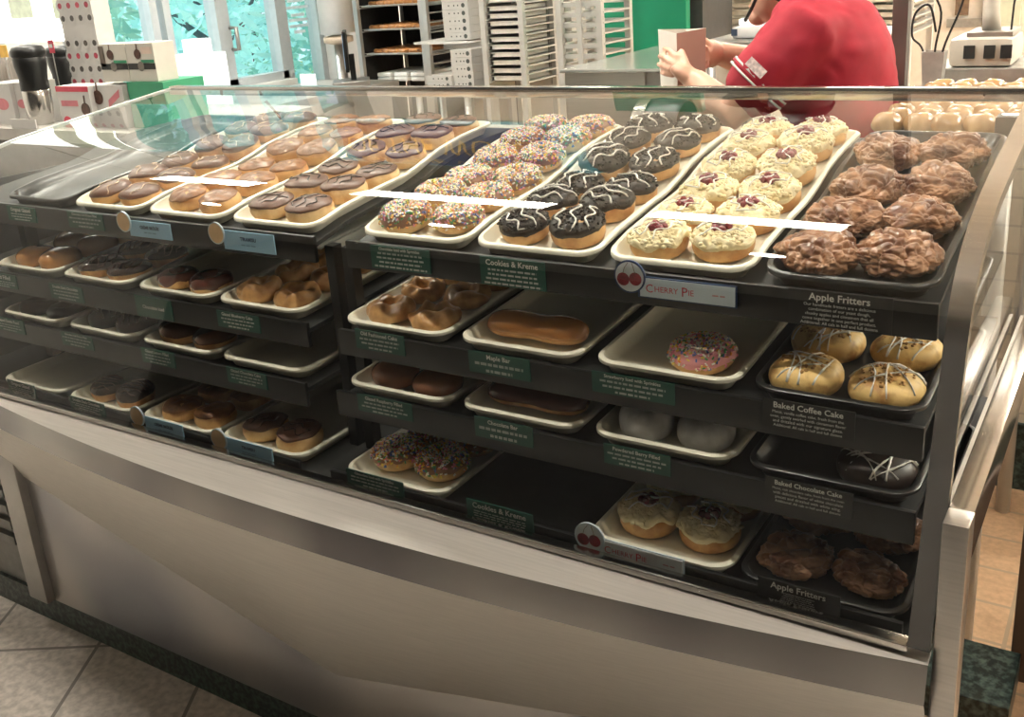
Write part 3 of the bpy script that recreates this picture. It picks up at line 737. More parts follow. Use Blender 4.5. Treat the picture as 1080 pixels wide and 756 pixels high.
# second shelf
tray(2, 0, cream_tray, 'cream tray of golden glazed doughnuts on the second shelf')
tray(2, 1, cream_tray, 'cream tray of dark chocolate striped doughnuts on the second shelf')
tray(2, 2, cream_tray, 'cream tray with two chocolate rings on the second shelf')
tray(2, 3, cream_tray, 'cream tray of glazed blueberry cake rings on the second shelf')
tray(2, 4, cream_tray, 'cream tray of old fashioned cake rings on the second shelf')
tray(2, 5, cream_tray, 'cream tray with one maple bar on the second shelf')
tray(2, 6, cream_tray, 'nearly empty cream tray with one pink sprinkled ring')
tray(2, 7, black_tray, 'black tray of coffee cakes on the second shelf')
fill('golden', 2, 0, 3, 'golden glazed filled doughnut', 'the second-shelf tray', G2)
fill('darkbar', 2, 1, 2, 'dark chocolate doughnut with fine stripes', 'the second-shelf tray', G2, rz=.9)
fill('chocring', 2, 2, 1, 'glossy chocolate-iced ring doughnut', 'the second-shelf tray', G2)
fill('blueberry', 2, 3, 3, 'glazed blueberry cake ring', 'the second-shelf tray', G2)
fill('oldfash', 2, 4, 3, 'craggy old fashioned cake ring', 'the second-shelf tray', G2)
put('maplebar', COLS[2][5], 1.262, 2, 'long maple bar with glossy tan icing on the second shelf', G2, rz=0.0)
put('strawberry', COLS[2][6] + .035, 1.258, 2, 'pink-iced ring doughnut with rainbow sprinkles alone on its tray', G2)
fill('coffee', 2, 7, 2, 'round coffee cake with white drizzle', 'the second-shelf tray', G2, pitch=.115, y0=FRONT[2] + .066, dx=.052)
# third shelf
for c, l in enumerate(('tray of dark cake rings on the third shelf', 'tray of dark doughnuts with white strands on the third shelf', 'tray of plain chocolate doughnuts on the third shelf', 'empty cream tray on the third shelf beside the support posts', 'tray of reddish raspberry doughnuts on the third shelf', 'tray of long chocolate bars on the third shelf', 'tray of powdered doughnuts on the third shelf')):
    tray(3, c, cream_tray, ('cream ' if not l.startswith('empty') else '') + l)
tray(3, 7, black_tray, 'black tray of chocolate cakes on the third shelf')
fill('darkring', 3, 0, 2, 'dark glazed cake ring', 'the third-shelf tray', G3)
fill('whitestrand', 3, 1, 2, 'dark chocolate doughnut with white strands', 'the third-shelf tray', G3, rz=.9)
fill('plainchoc', 3, 2, 2, 'plain chocolate-topped doughnut', 'the third-shelf tray', G3)
fill('raspberry', 3, 4, 2, 'reddish glazed raspberry-filled doughnut', 'the third-shelf tray', G3)
put('chocbar', COLS[3][5], 1.235, 3, 'long chocolate bar doughnut, front one on the third shelf', G3, rz=0)
put('chocbar', COLS[3][5] + .004, 1.32, 3, 'long chocolate bar doughnut, rear one on the third shelf', G3, rz=0.03)
fill('powder', 3, 6, 2, 'powdered sugar filled doughnut', 'the third-shelf tray', G3)
put('choccake', COLS[3][7] + .05, 1.225, 3, 'dark chocolate cake with white drizzle, nearest one', G3, rz=.4)
put('choccake', COLS[3][7] - .05, 1.36, 3, 'dark chocolate cake with white drizzle, farther back on its tray', G3)
# bottom shelf
tray(4, 0, cream_tray, 'empty cream tray at the far left of the bottom shelf')
tray(4, 1, cream_tray, 'cream tray of dark chocolate doughnuts on the bottom shelf')
tray(4, 2, cream_tray, 'cream tray of burnt-sugar doughnuts on the bottom shelf')
tray(4, 3, cream_tray, 'cream tray of tiramisu doughnuts on the bottom shelf')
tray(4, 4, cream_tray, 'cream tray of sprinkled ring doughnuts on the bottom shelf')
tray(4, 6, cream_tray, 'cream tray of cherry-topped doughnuts on the bottom shelf')
tray(4, 7, black_tray, 'black tray of apple fritters on the bottom shelf')
fill('darkbar', 4, 1, 1, 'dark chocolate doughnut', 'the bottom-shelf tray', G4)
fill('brulee', 4, 2, 2, 'burnt-sugar doughnut', 'the bottom-shelf tray', G4)
fill('tiramisu', 4, 3, 1, 'brown-iced tiramisu doughnut', 'the bottom-shelf tray', G4)
fill('sprinkle', 4, 4, 3, 'rainbow-sprinkled ring doughnut', 'the bottom-shelf tray', G4, y0=1.21)
fill('cherry', 4, 6, 2, 'cream doughnut with cherries', 'the bottom-shelf tray', G4, y0=1.21)
fill('fritter', 4, 7, 2, 'lumpy glazed apple fritter', 'the bottom-shelf tray', G4, y0=1.20, pitch=.12)

# ------------------------------------------------------------------ cards clipped on the label rails
YC = {1: 1.2125, 2: 1.1685, 3: 1.1445, 4: 1.1045}
def small_print(w, z0, rows, seed, h=0.0019, gap=0.0042, fr=0.9):
    rnd = random.Random(seed); bm = bmesh.new()
    for r_ in range(rows):
        L = w * fr * rnd.uniform(.78, 1.0); x = -L / 2; z = z0 - r_ * gap
        if r_ == rows - 1 and rows < 4: L *= .6; x = -L / 2
        end = x + L
        while x < end:
            d = min(rnd.uniform(.004, .012), end - x); quad(bm, [(x, -0.0016, z), (x + d, -0.0016, z), (x + d, -0.0016, z + h), (x, -0.0016, z + h)]); x += d + .0022
    return bm
ncard = [0]
def card(s, x0, x1, zt, zb, title, label, m=None, rows=3, frac=0.86, body=None):
    m = m or card_green; ncard[0] += 1
    if s == 4: zt += .012; zb += .012
    w, h = x1 - x0, zt - zb
    o = obj('label_card', BX((-w / 2, -0.001, -h / 2), (w / 2, 0.001, h / 2)), m, None, False)
    o.location = ((x0 + x1) / 2, YC[s], (zt + zb) / 2); tag(o, label, 'label', 'doughnut name cards on the shelf edges')
    sz = min(w * frac / (len(title) * .52), h * .42 if rows else h * .5, .0135)
    zt_ = h / 2 - sz * .62 if rows else 0
    text('title', title, sz, (0, -0.0018, zt_), ink_white, o, bold=sz * .018)
    if body:
        sp = (h / 2 + zt_ - sz * .5 - .002) / len(body)
        for k, ln in enumerate(body): text('small_print', ln, min(sp * .95, w * .98 / (len(ln) * .49)), (0, -0.0018, zt_ - sz * .5 - sp * (k + .55)), ink_white, o)
    elif rows:
        avail = h / 2 + zt_ - sz * .55 - .001; gap = avail / rows
        obj('small_print', small_print(w, zt_ - sz * .55 - gap * .75, rows, ncard[0], gap * .42, gap), mat('grey_print', (0.5, 0.55, 0.52), .6), o, False)
    return o
card(1, -2.109, -2.005, 1.079, 1.047, 'Original Glazed', 'green card with a glazed doughnut name, far left on the top shelf edge')
card(1, -1.891, -1.775, 1.081, 1.047, 'Chocolate Iced Kreme Filled', 'green card under the pale-drizzled doughnuts on the top shelf edge')
card(1, -1.072, -0.950, 1.080, 1.041, 'Chocolate Iced with Sprinkles', 'green card naming sprinkled doughnuts on the top shelf edge', rows=4)
card(1, -0.853, -0.737, 1.081, 1.036, 'Cookies & Kreme', 'green card under the cookie-crumb doughnuts on the top shelf edge', rows=4)
FR = ['Our handmade fritters are a delicious', 'combination of our yeast dough,', 'chunky apples and cinnamon that all', 'come together in one perfect product.', 'Additional: All cals in half and full dozens']
card(1, -0.372, -0.243, 1.084, 1.036, 'Apple Fritters', 'black card reading Apple Fritters on the top shelf edge', card_black, body=FR)
card(2, -2.17, -2.06, .935, .903, 'Glazed Filled', 'green card at the far left of the second shelf edge')
card(2, -1.940, -1.828, .932, .899, 'Double Dark Chocolate', 'green card reading Double Dark Chocolate on the second shelf edge')
card(2, -1.659, -1.552, .938, .896, 'Chocolate Iced', 'green card reading Chocolate Iced on the second shelf edge', rows=0, frac=.7)
card(2, -1.425, -1.316, .936, .904, 'Glazed Blueberry Cake', 'green card reading Glazed Blueberry Cake on the second shelf edge')
card(2, -1.088, -0.985, .945, .911, 'Old Fashioned Cake', 'green card reading Old Fashioned Cake on the second shelf edge')
card(2, -0.858, -0.747, .941, .906, 'Maple Bar', 'green card reading Maple Bar on the second shelf edge', rows=2, frac=.45)
card(2, -0.642, -0.514, .942, .910, 'Strawberry Iced with Sprinkles', 'green card reading Strawberry Iced with Sprinkles on the second shelf edge')
CF = ['Moist, vanilla coffee cake, fresh from the', 'oven, gently swirled with cinnamon flavor', 'and drizzled with our signature glaze.', 'Additional: All cals in half and full dozens']
card(2, -0.390, -0.272, .945, .905, 'Baked Coffee Cake', 'black card reading Baked Coffee Cake on the second shelf edge', card_black, body=CF)
card(3, -2.14, -2.03, .841, .810, 'Glazed Devils Food', 'green card at the far left of the third shelf edge')
card(3, -1.897, -1.792, .838, .808, 'Chocolate Iced Kreme Filled', 'green card under the white-strand doughnuts on the third shelf edge')
card(3, -1.637, -1.540, .840, .809, 'Glazed Lemon Filled', 'green card reading Glazed Lemon Filled on the third shelf edge')
card(3, -1.395, -1.293, .837, .807, 'Glazed Chocolate Cake', 'green card reading Glazed Chocolate Cake on the third shelf edge')
card(3, -1.079, -0.964, .839, .808, 'Glazed Raspberry Filled', 'green card reading Glazed Raspberry Filled on the third shelf edge')
card(3, -0.840, -0.735, .843, .809, 'Chocolate Bar', 'green card reading Chocolate Bar on the third shelf edge', rows=2, frac=.6)
card(3, -0.615, -0.512, .843, .812, 'Powdered Berry Filled', 'green card reading Powdered Berry Filled on the third shelf edge')
CC = ['Moist, rich chocolate cake, fresh from the oven', 'with delicious flavor of white chocolate', 'pieces and drizzled with white icing.', 'Additional: All cals in half and full dozens']
card(3, -0.378, -0.265, .845, .808, 'Baked Chocolate Cake', 'black card reading Baked Chocolate Cake on the third shelf edge', card_black, body=CC)
card(4, -2.075, -1.975, .702, .676, 'Original Glazed', 'green card at the far left of the bottom shelf edge')
card(4, -1.852, -1.737, .702, .676, 'Double Dark Chocolate', 'green card reading Double Dark Chocolate on the bottom shelf edge')
card(4, -1.087, -0.966, .704, .676, 'Chocolate Iced with Sprinkles', 'green card naming sprinkled doughnuts on the bottom shelf edge')
card(4, -0.840, -0.719, .708, .675, 'Cookies & Kreme', 'green card at the empty place on the bottom shelf edge', rows=4)
card(4, -0.373, -0.266, .707, .676, 'Apple Fritters', 'dark card reading Apple Fritters on the bottom shelf edge', card_black, body=FR)

def promo(s, cx, cz, r, x0, x1, zt, zb, title, label, face, disc_m, rim, cherry=False):
    if s == 4: zt += .012; zb += .012; cz += .012
    t = thing('promo_sign', label, 'sign', (x0, YC[s] - 0.004, (zt + zb) / 2), 0, 'round-headed promotional signs on the shelf edges')
    w, h = x1 - x0, zt - zb; bm = bmesh.new()
    bm = BX((-0.004 if cherry else 0, -0.001, -h / 2), (w, 0.001, h / 2))
    if cherry:
        obj('plate', bm, rim, t, False); obj('plate_face', BX((0, -0.002, -h / 2 + .002), (w - .002, -0.001, h / 2 - .002)), face, t, False)
    else: obj('plate', bm, face, t, False)
    dx, dz = cx - x0, cz - (zt + zb) / 2
    d = bmesh.new(); lathe(d, [(r, -0.0015), (r, 0.0015)], 32); bmesh.ops.rotate(d, verts=d.verts[:], matrix=Matrix.Rotation(R(90), 3, 'X')); bmesh.ops.translate(d, verts=d.verts[:], vec=(dx, -0.002, dz))
    obj('medallion', d, rim, t, False)
    obj('medallion_face', disc(bmesh.new(), (dx, -0.0038, dz), r * .9, (0, -1, 0), (0, 0, 1), 32), disc_m, t, False)
    if cherry:
        b = bmesh.new()
        for sx in (-.4, .38): disc(b, (dx + sx * r, -0.0042, dz - .12 * r + (0.02 * r if sx > 0 else -.05 * r)), r * .4, (0, -1, 0), (0, 0, 1), 20)
        obj('cherry_picture', b, mat('cherry_print', (.13, .01, .02), .3, var=.3, scale=90, col2=(.35, .03, .05)), t, False)
        b = bmesh.new()
        for sx in (-.4, .38): tube(b, [(dx + sx * r, -0.0043, dz + .2 * r), (dx + sx * r * .75, -0.0043, dz + .55 * r), (dx + .06 * r + sx * r * .3, -0.0043, dz + .86 * r)], .0005, 4)
        obj('stem_picture', b, mat('stem_print', (.12, .1, .04), .5), t, False)
        text('title', title[0], h * .55, (w * .06, -0.0026, -h * .04), ink_red, t, align='LEFT')
        text('title', title[1:6], h * .38, (w * .155, -0.0026, -h * .04), ink_red, t, align='LEFT')
        text('title', title[7], h * .62, (w * .44, -0.0026, -h * .04), ink_red, t, align='LEFT')
        text('title', title[8:], h * .38, (w * .512, -0.0026, -h * .04), ink_red, t, align='LEFT')
        obj('small_print', small_print(w * .3, 0, 1, 3, .002), mat('pink_print', (.6, .3, .33), .6), t, False).location = (w * .83, -0.001, -h * .05)
    else:
        text('title', title, h * .26, (w * .5, -0.0016, h * .12), navy, t, bold=.0004)
        obj('small_print', small_print(w * .6, 0, 1, 5, .002), mat('blue_print', (.2, .35, .5), .6), t, False).location = (w * .5, 0, -h * .22)
    return t
tan_disc = mat('tan_doughnut_print', (0.80, 0.55, 0.30), 0.5, var=0.08, scale=60)
promo(1, -1.700, 1.074, .021, -1.688, -1.565, 1.078, 1.046, 'CRÈME BRÛLÉE', 'blue sign reading Creme Brulee with round doughnut picture, top shelf edge', card_blue, tan_disc, card_pale)
promo(1, -1.435, 1.072, .021, -1.420, -1.290, 1.079, 1.043, 'TIRAMISU', 'blue sign reading Tiramisu with round doughnut picture, top shelf edge', card_blue, tan_disc, card_pale)
promo(4, -1.625, .700, .021, -1.605, -1.495, .704, .673, 'CRÈME BRÛLÉE', 'blue sign reading Creme Brulee with round doughnut picture, bottom shelf edge', card_blue, tan_disc, card_pale)
promo(4, -1.393, .698, .021, -1.378, -1.258, .705, .674, 'TIRAMISU', 'blue sign reading Tiramisu with round doughnut picture, bottom shelf edge', card_blue, tan_disc, card_pale)
promo(1, -0.595, 1.077, .024, -0.580, -0.440, 1.079, 1.048, 'CHERRY PIE', 'pale sign reading Cherry Pie with two cherries, top shelf edge', card_pale, mat('pale_print', (.75, .82, .86), .5), navy, True)
promo(4, -0.620, .700, .024, -0.605, -0.475, .703, .674, 'CHERRY PIE', 'pale sign reading Cherry Pie with two cherries, bottom shelf edge', mat('pale_sign_white', (.75, .8, .82), .5), mat('pale_print', (.75, .82, .86), .5), card_pale, True)
for ents in PROTO.values():                      # variants that found no place
    for t, used in ents:
        if not used:
            for ch in list(t.children): bpy.data.objects.remove(ch)
            bpy.data.objects.remove(t)

# ------------------------------------------------------------------ coffee corner behind the left end of the case
wood_dark = mat('dark_counter_edge', (0.12, 0.10, 0.09), .4, var=.15)
t = thing('retail_counter', 'grey counter holding coffee and cups behind the left end of the case', 'counter', (-3.15, 2.25, 0))
def part(t, name, lo, hi, m, bev=0.0, par=None):
    bm = BX(lo, hi, bev); bmesh.ops.translate(bm, verts=bm.verts[:], vec=-Vector(t.location))
    return obj(name, bm, m, par or t, bool(bev), 40 if bev else None)
part(t, 'worktop', (-3.95, 1.96, 1.055), (-2.42, 2.55, 1.095), mat('pale_worktop', (.5, .48, .44), .4, var=.05))
part(t, 'cabinet_body', (-3.93, 1.99, 0), (-2.44, 2.53, 1.055), wood_dark)
CT = 1.095
def carton(name, label, cat, px0, px1, Y, z0, z1, depth, m, group=None, deco=()):
    x0, x1 = at(px0, 90, Y).x, at(px1, 90, Y).x; w = x1 - x0
    t = thing(name, label, cat, ((x0 + x1) / 2, Y, z0), 0, group)
    obj('carton', BX((-w / 2, 0, 0), (w / 2, depth, z1 - z0), .001), m, t, False)
    for nm, u0, u1, v0, v1, mm in deco:
        h = z1 - z0
        quadm = quad(bmesh.new(), [(-w / 2 + u0 * w, -.001, v0 * h), (-w / 2 + u1 * w, -.001, v0 * h), (-w / 2 + u1 * w, -.001, v1 * h), (-w / 2 + u0 * w, -.001, v1 * h)])
        obj(nm, quadm, mm, t, False)
    return t, w
def bean_picture(t, x, z, r):
    b = bmesh.new(); disc(b, (x, -.0016, z), r, (0, -1, 0), (0, 0, 1), 18, sx=1.1); 
    tube(b, [(x, -.002, z + r * .8), (x + r * .1, -.002, z + r * 2.1)], r * .1, 4)
    return obj('doughnut_picture', b, mat('choc_print', (.10, .04, .025), .5, var=.3, scale=90), t, False)
def z_at(py, Y, px=100): return at(px, py, Y).z
green_b = mat('green_box', (.03, .28, .14), .4, var=.06)
red_b = mat('red_box', (.62, .05, .09), .45, var=.06)
# red and white coffee box in front, white box beside it, green box under the coffee cartons
Y = 2.02
t, w = carton('coffee_box', 'white coffee box with red top band at the left end of the counter', 'box', 58, 92, Y, CT, z_at(91, Y), .08, paper, 'coffee boxes on the counter', [('red_band', 0, 1, .87, 1.0, red_b)])
h = z_at(91, Y) - CT
bean_picture(t, w * .33, h * .45, h * .16)
obj('red_print', disc(bmesh.new(), (-w * .3, -.0015, h * .02 + .012), h * .17, (0, -1, 0), (0, 0, 1), 20), red_b, t, False)
obj('logo_print', quad(bmesh.new(), [(-w * .4, -.0014, h * .52), (w * .12, -.0014, h * .52), (w * .12, -.0014, h * .66), (-w * .4, -.0014, h * .66)]), mat('logo_red_outline', (.66, .22, .25), .5), t, False)
t, w = carton('coffee_box', 'white coffee box with slanted red logo beside the red-banded box', 'box', 98, 128, Y + .02, CT, z_at(91, Y), .08, paper, 'coffee boxes on the counter')
bean_picture(t, -w * .38, h * .72, h * .17)
obj('logo_print', quad(bmesh.new(), [(-w * .05, -.0014, h * .48), (w * .38, -.0014, h * .74), (w * .40, -.0014, h * .92), (-w * .03, -.0014, h * .66)]), mat('logo_red_outline', (.66, .22, .25), .5), t, False)
carton('coffee_box', 'green box lying under the stacked coffee cartons', 'box', 134, 172, Y + .03, CT, z_at(88, Y), .16, green_b, 'coffee boxes on the counter')
zt2 = z_at(88, Y) + .001
for i, (a, b, l) in enumerate(((111, 139, 'left of two white coffee cartons with black band on the green box'), (139.5, 168, 'right of two white coffee cartons with black band by the window'))):
    zz1 = z_at(47, 2.06)
    t, w = carton('coffee_carton', l, 'box', a, b, 2.06, zt2, zz1, .08, mat('cream_carton', (.62, .59, .52), .5, var=.03), 'black-banded coffee cartons', [('black_band', 0, 1, .32, .48, black_matte), ('green_band', .5, .98, .49, .57, green_b)] + ([('brown_end', 0, .2, .4, .95, mat('brown_print', (.12, .09, .07), .5))] if i == 0 else [('tan_print', .55, .95, .72, .9, mat('tan_print', (.75, .6, .5), .5))]))
    hh = zz1 - zt2; bean_picture(t, -w * .08, hh * .72, hh * .13)
    obj('seal', disc(bmesh.new(), (-w * .02, -.0016, hh * .4), hh * .13, (0, -1, 0), (0, 0, 1), 18), mat('seal_print', (.2, .18, .15), .5), t, False)
# tall pod carton with rows of round pod lids
t, w = carton('pod_carton', 'tall white carton printed with rows of round coffee pods', 'box', 78, 112, 2.16, CT, z_at(-8, 2.16), .07, paper)
k_dark = mat('pod_dark', (.09, .08, .07), .5, var=.3, scale=90); k_red = mat('pod_red', (.5, .06, .1), .5, var=.3, scale=90); k_rim = mat('pod_rim', (.62, .62, .6), .5)
bt = CT; hh = z_at(-8, 2.16) - CT
for r_, (py, col) in enumerate(((4, k_red), (18, k_dark), (45, k_dark), (58.5, k_red), (72.5, k_dark), (86, k_red))):
    zz = z_at(py, 2.16) - bt
    off = 0 if col is k_dark else -.09
    for k in range(4 if col is k_dark else 4):
        x = -w / 2 + w * (.1 + .27 * k + off + (.06 if col is k_red else 0))
        if abs(x) > w * .46: continue
        obj('pod_print', disc(disc(disc(bmesh.new(), (x, -.0012, zz), w * .118, (0, -1, 0), (0, 0, 1), 18, 0), (x, -.0016, zz), w * .105, (0, -1, 0), (0, 0, 1), 18, 1), (x, -.002, zz), w * .062, (0, -1, 0), (0, 0, 1), 12, 2, 1, .9), [k_rim, paper, col], t, False)
# travel mugs
def mug(px, Y, label, zt):
    b = at(px, 100, Y); t = thing('travel_mug', label, 'mug', (b.x, Y, CT), 0, 'travel mugs on the counter'); s = (zt - CT) / .27
    P = lambda prof: [(r * s, z * s) for r, z in prof]
    obj('steel_body', lathe(bmesh.new(), P([(0, 0), (.036, 0), (.039, .004), (.046, .07), (.047, .115), (.043, .12)])), steel_polished, t)
    obj('black_grip', lathe(bmesh.new(), P([(.044, .118), (.047, .12), (.046, .16), (.053, .20), (.054, .225), (.05, .23)])), black, t)
    obj('lid', lathe(bmesh.new(), P([(.052, .228), (.056, .235), (.056, .25), (.048, .262), (.02, .268), (0, .268)])), black, t)
mug(39, 2.06, 'travel mug with black grip and ribbed steel base, nearest on the counter', z_at(44, 2.06))
mug(73, 2.24, 'second travel mug standing behind the red price tag', z_at(46, 2.24))
b = at(54, 49, 2.14); t = thing('price_tag', 'small red price tag between the two travel mugs', 'tag', (b.x, 2.14, CT))
obj('tag_face', BX((-.014, 0, b.z - CT - .022), (.014, .002, b.z - CT + .022)), red_b, t, False); obj('tag_stem', BX((-.002, 0, 0), (.002, .002, b.z - CT - .02)), steel_dull, t, False)
obj('price_print', quad(bmesh.new(), [(-.009, -.001, b.z - CT - .004), (.009, -.001, b.z - CT - .004), (.009, -.001, b.z - CT + .008), (-.009, -.001, b.z - CT + .008)]), ink_white, t, False)
for i, (px, l) in enumerate(((-7, 'grey ribbed coffee bag at the picture edge behind the cup boxes'), (10, 'grey ribbed coffee bag beside the travel mug'), )):
    b = at(px, 70, 2.3); h = z_at(50, 2.3) - CT
    bm = bmesh.new()
    for v in (0, 1): pass
    bm = lathe(bmesh.new(), [(0, 0), (.06, 0), (.066, .02), (.064, h * .75), (.045, h * .95), (.03, h)], 16, lambda p: Vector((p.x, p.y * (.6 if p.z < h * .8 else .25), p.z)))
    o = obj('coffee_bag', bm, mat('grey_bag', (.35, .31, .27), .5, var=.2, scale=20, stretch=(6, 6, .3)), None); o.location = (b.x - (.04 if i == 0 else 0), 2.34, CT); tag(o, l, 'bag', 'coffee bags')
b = at(4, 54, 2.2); o = obj('shelf_tag', BX((-.02, 0, CT - 1.0 - .1), (.02, .003, .0)), mat('orange_tag', (.85, .5, .08), .5), None, False)
bpy.data.objects.remove(o)
t = thing('price_tag', 'orange price tag at the left edge of the picture', 'tag', (b.x, 2.2, CT)); q = b.z - CT
obj('tag_face', BX((-.028, 0, q - .022), (.022, .002, q + .022)), mat('orange_tag', (.85, .5, .08), .5), t, False); obj('tag_stem', BX((-.002, 0, 0), (.002, .002, q - .02)), steel_dull, t, False)
for px0, px1, l in ((-14, 9.5, 'white mug box with red logo, left one at the picture edge'), (10, 28, 'white mug box with red logo beside the steel travel mug')):
    t, w = carton('mug_box', l, 'box', px0, px1, 2.03 if px0 < 0 else 2.045, CT, z_at(88, 2.03), .11, paper, 'white mug boxes')
    h = z_at(88, 2.03) - CT
    obj('red_logo', disc(bmesh.new(), (w * .05, -.0014, h * .5), w * .28, (0, -1, 0), (0, 0, 1), 16, sy=.55), mat('logo_red_outline', (.66, .22, .25), .5), t, False)
a, b = at(12, 135, 1.965), at(38, 135, 1.965)
o = obj('price_card', BX((a.x, 1.967, CT + .0005), (b.x, 1.972, CT + .032)), paper, None, False); tag(o, 'white price card on the front edge of the coffee counter', 'card')
# lit panel above
a = at(-60, 20, 2.35); b = at(78, 20, 2.35); z0 = z_at(44, 2.35, 40)
t = thing('light_panel', 'overexposed white lit panel above the coffee corner', 'lighted sign', ((a.x + b.x) / 2, 2.35, z0)); w = b.x - a.x
obj('housing', BX((-w / 2, .004, 0), (w / 2, .09, .5)), white_paint, t, False)
obj('lit_face', BX((-w / 2, 0, 0), (w / 2, .004, .5)), mat('lit_panel_face', (1, 1, .97), .5, var=0, emit=2.6), t, False)
for p0, p1 in ((11, 35), (57, 80)):
    x0, x1 = at(p0, 10, 2.35).x, min(at(p1, 10, 2.35).x, b.x); zz = z_at(20, 2.35, p0)
    obj('pale_stripe', quad(bmesh.new(), [(x0 - (a.x + b.x) / 2, -.003, zz - z0), (x1 - (a.x + b.x) / 2, -.003, zz - z0), (x1 - (a.x + b.x) / 2, -.003, .5), (x0 - (a.x + b.x) / 2, -.003, .5)]), mat('pale_green_stripe', (.62, .68, .52), .5, emit=.5), t, False)
for s in (-1, 1): obj('hanger_rod', tube(bmesh.new(), [(s * w * .4, .05, .5), (s * w * .4, .05, ZC - z0)], .006, 6), steel_dull, t)
# counter along the window
t = thing('window_counter', 'long pale grey counter running under the windows', 'counter', (-4.1, 3.9, 0))
part(t, 'worktop', (-4.38, 2.9, .885), (-3.75, 4.66, .92), mat('pale_worktop', (.5, .48, .44), .4, var=.05), .004)
part(t, 'cabinet_body', (-4.36, 2.93, 0), (-3.8, 4.64, .885), mat('grey_laminate', (.55, .55, .52), .5, var=.04))
q = at(206, 84, 3.5)
t = thing('white_box', 'overexposed white box with a smaller white block on top, by the window', 'box', (q.x, 3.5, .921))
wv = at(224, 84, 3.5).x - at(190, 84, 3.5).x
obj('carton', BX((-wv / 2, 0, 0), (wv / 2, .12, z_at(57, 3.5, 206) - .921), .003), mat('overexposed_white_glow', (.95, .95, .95), .5, var=.01, emit=.7), t, False)  # emission added so this white looks overexposed, wherever the material is used
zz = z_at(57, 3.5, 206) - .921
obj('top_block', BX((-wv * .32, .02, zz), (wv * .2, .1, zz + .07), .003), mat('overexposed_white_glow', (.95, .95, .95), .5), t, False)
q = at(324, 76, 4.4); o = obj('small_white_card', BX((-.06, 0, 0), (.06, .004, .065)), mat('overexposed_white_glow', (.95, .95, .95), .5), None, False); o.location = (q.x, 4.4, .921)
o.location.z = .92; tag(o, 'small white card standing at the foot of the glass door', 'card')
# cup dispenser, monitor, till
q = at(357, 40, 4.5); zb = z_at(46, 4.5, 357)
t = thing('cup_dispenser', 'tall white cylinder with beige rim beside the window column', 'dispenser', (q.x, 4.5, .92))
obj('stand', lathe(bmesh.new(), [(0, 0), (.05, 0), (.05, .02), (.03, .03), (.03, zb - .92), (0, zb - .92)]), steel_dull, t)
obj('beige_rim', lathe(bmesh.new(), [(.03, zb - .925), (.085, zb - .91), (.085, zb - .88), (.03, zb - .87)]), mat('beige_rim', (.75, .6, .45), .5), t)
obj('white_cylinder', lathe(bmesh.new(), [(.03, zb - .872), (.1, zb - .86), (.095, zb - .1), (.08, zb - .08), (0, zb - .08)]), mat('white_plastic', (.86, .86, .85), .4, var=.02), t)
q = at(369, 70, 4.25); t = thing('till_monitor', 'small blue-lit till monitor seen edge-on beside the pan rack', 'monitor', (q.x, 4.25, .92), R(-50))
zt = z_at(32, 4.25, 371) - .92
obj('base', BX((-.11, -.1, 0), (.11, .1, .05), .004), steel_dull, t, False)
obj('stand', BX((-.02, .0, .05), (.02, .03, zt * .6)), black, t, False)
obj('screen_case', BX((-.13, -.02, zt * .32), (.13, .0, zt), .004), black, t, False)
obj('screen', quad(bmesh.new(), [(-.115, -.0215, zt * .37), (.115, -.0215, zt * .37), (.115, -.0215, zt * .95), (-.115, -.0215, zt * .95)]), mat('blue_screen', (.35, .6, .95), .3, emit=1.2), t, False)

# ------------------------------------------------------------------ pan racks
alu = mat('rack_aluminium', (.68, .67, .64), .4, .5, var=.06, scale=12)
alu_d = mat('rack_shadow_aluminium', (.42, .42, .41), .4, .5, var=.06, scale=12)
pan_m = mat('sheet_pan_aluminium', (.8, .78, .72), .38, .4, var=.05, scale=12)
ringlet = ring(.03, .017, .85, 3.0, .002, 16, 8)
brown_small = mat('browned_doughnut', (.55, .26, .09), .35, var=.25, scale=30, col2=(.3, .11, .035))
def rack(name, label, px0, px1, Y, depth, rail_pys, group, rail_h=.007, solid=False, posts=None):
    x0, x1 = at(px0, 45, Y).x, at(px1, 45, Y).x
    t = thing(name, label, 'rack', ((x0 + x1) / 2, Y + depth / 2, 0), 0, group); w = x1 - x0
    for sx in (-1, 1):
        for sy in (-1, 1):
            obj('post', BX((sx * w / 2 - .014, sy * depth / 2 - .014, .08), (sx * w / 2 + .014, sy * depth / 2 + .014, 1.85)), alu, t, False)
            obj('caster', lathe(bmesh.new(), [(0, 0), (.03, 0), (.03, .08), (0, .08)], 10, lambda p, a=sx * w / 2, b=sy * depth / 2: Vector((p.x + a, p.y + b, p.z))), black, t)
    obj('top_frame', BX((-w / 2, -depth / 2, 1.82), (w / 2, depth / 2, 1.85)), alu, t, False)
    for py in rail_pys:
        z = z_at(py, Y, (px0 + px1) / 2)
        for sx in (-1, 1):
            obj('slide', BX((sx * w / 2 - .02, -depth / 2, z - rail_h), (sx * w / 2 + .02, depth / 2, z)), alu, t, False)
    return t, w
def pan(t, w, z, depth, label, group, h=.022, m=None):
    bm = bmesh.new(); W2, D2 = w / 2 - .024, depth / 2 - .02
    box(bm, (-W2, -D2, 0), (W2, D2, .003))
    for a, b in (((-W2, -D2), (W2, -D2 + .004)), ((-W2, D2 - .004), (W2, D2)), ((-W2, -D2), (-W2 + .004, D2)), ((W2 - .004, -D2), (W2, D2))):
        box(bm, (a[0], a[1], 0), (b[0], b[1], h))
    box(bm, (-W2 - .008, -D2 - .006, h - .003), (W2 + .008, -D2, h))
    o = obj('sheet_pan', bm, m or pan_m, None, False); o.location = (t.location.x, t.location.y, z + .001)
    return tag(o, label, 'pan', group)
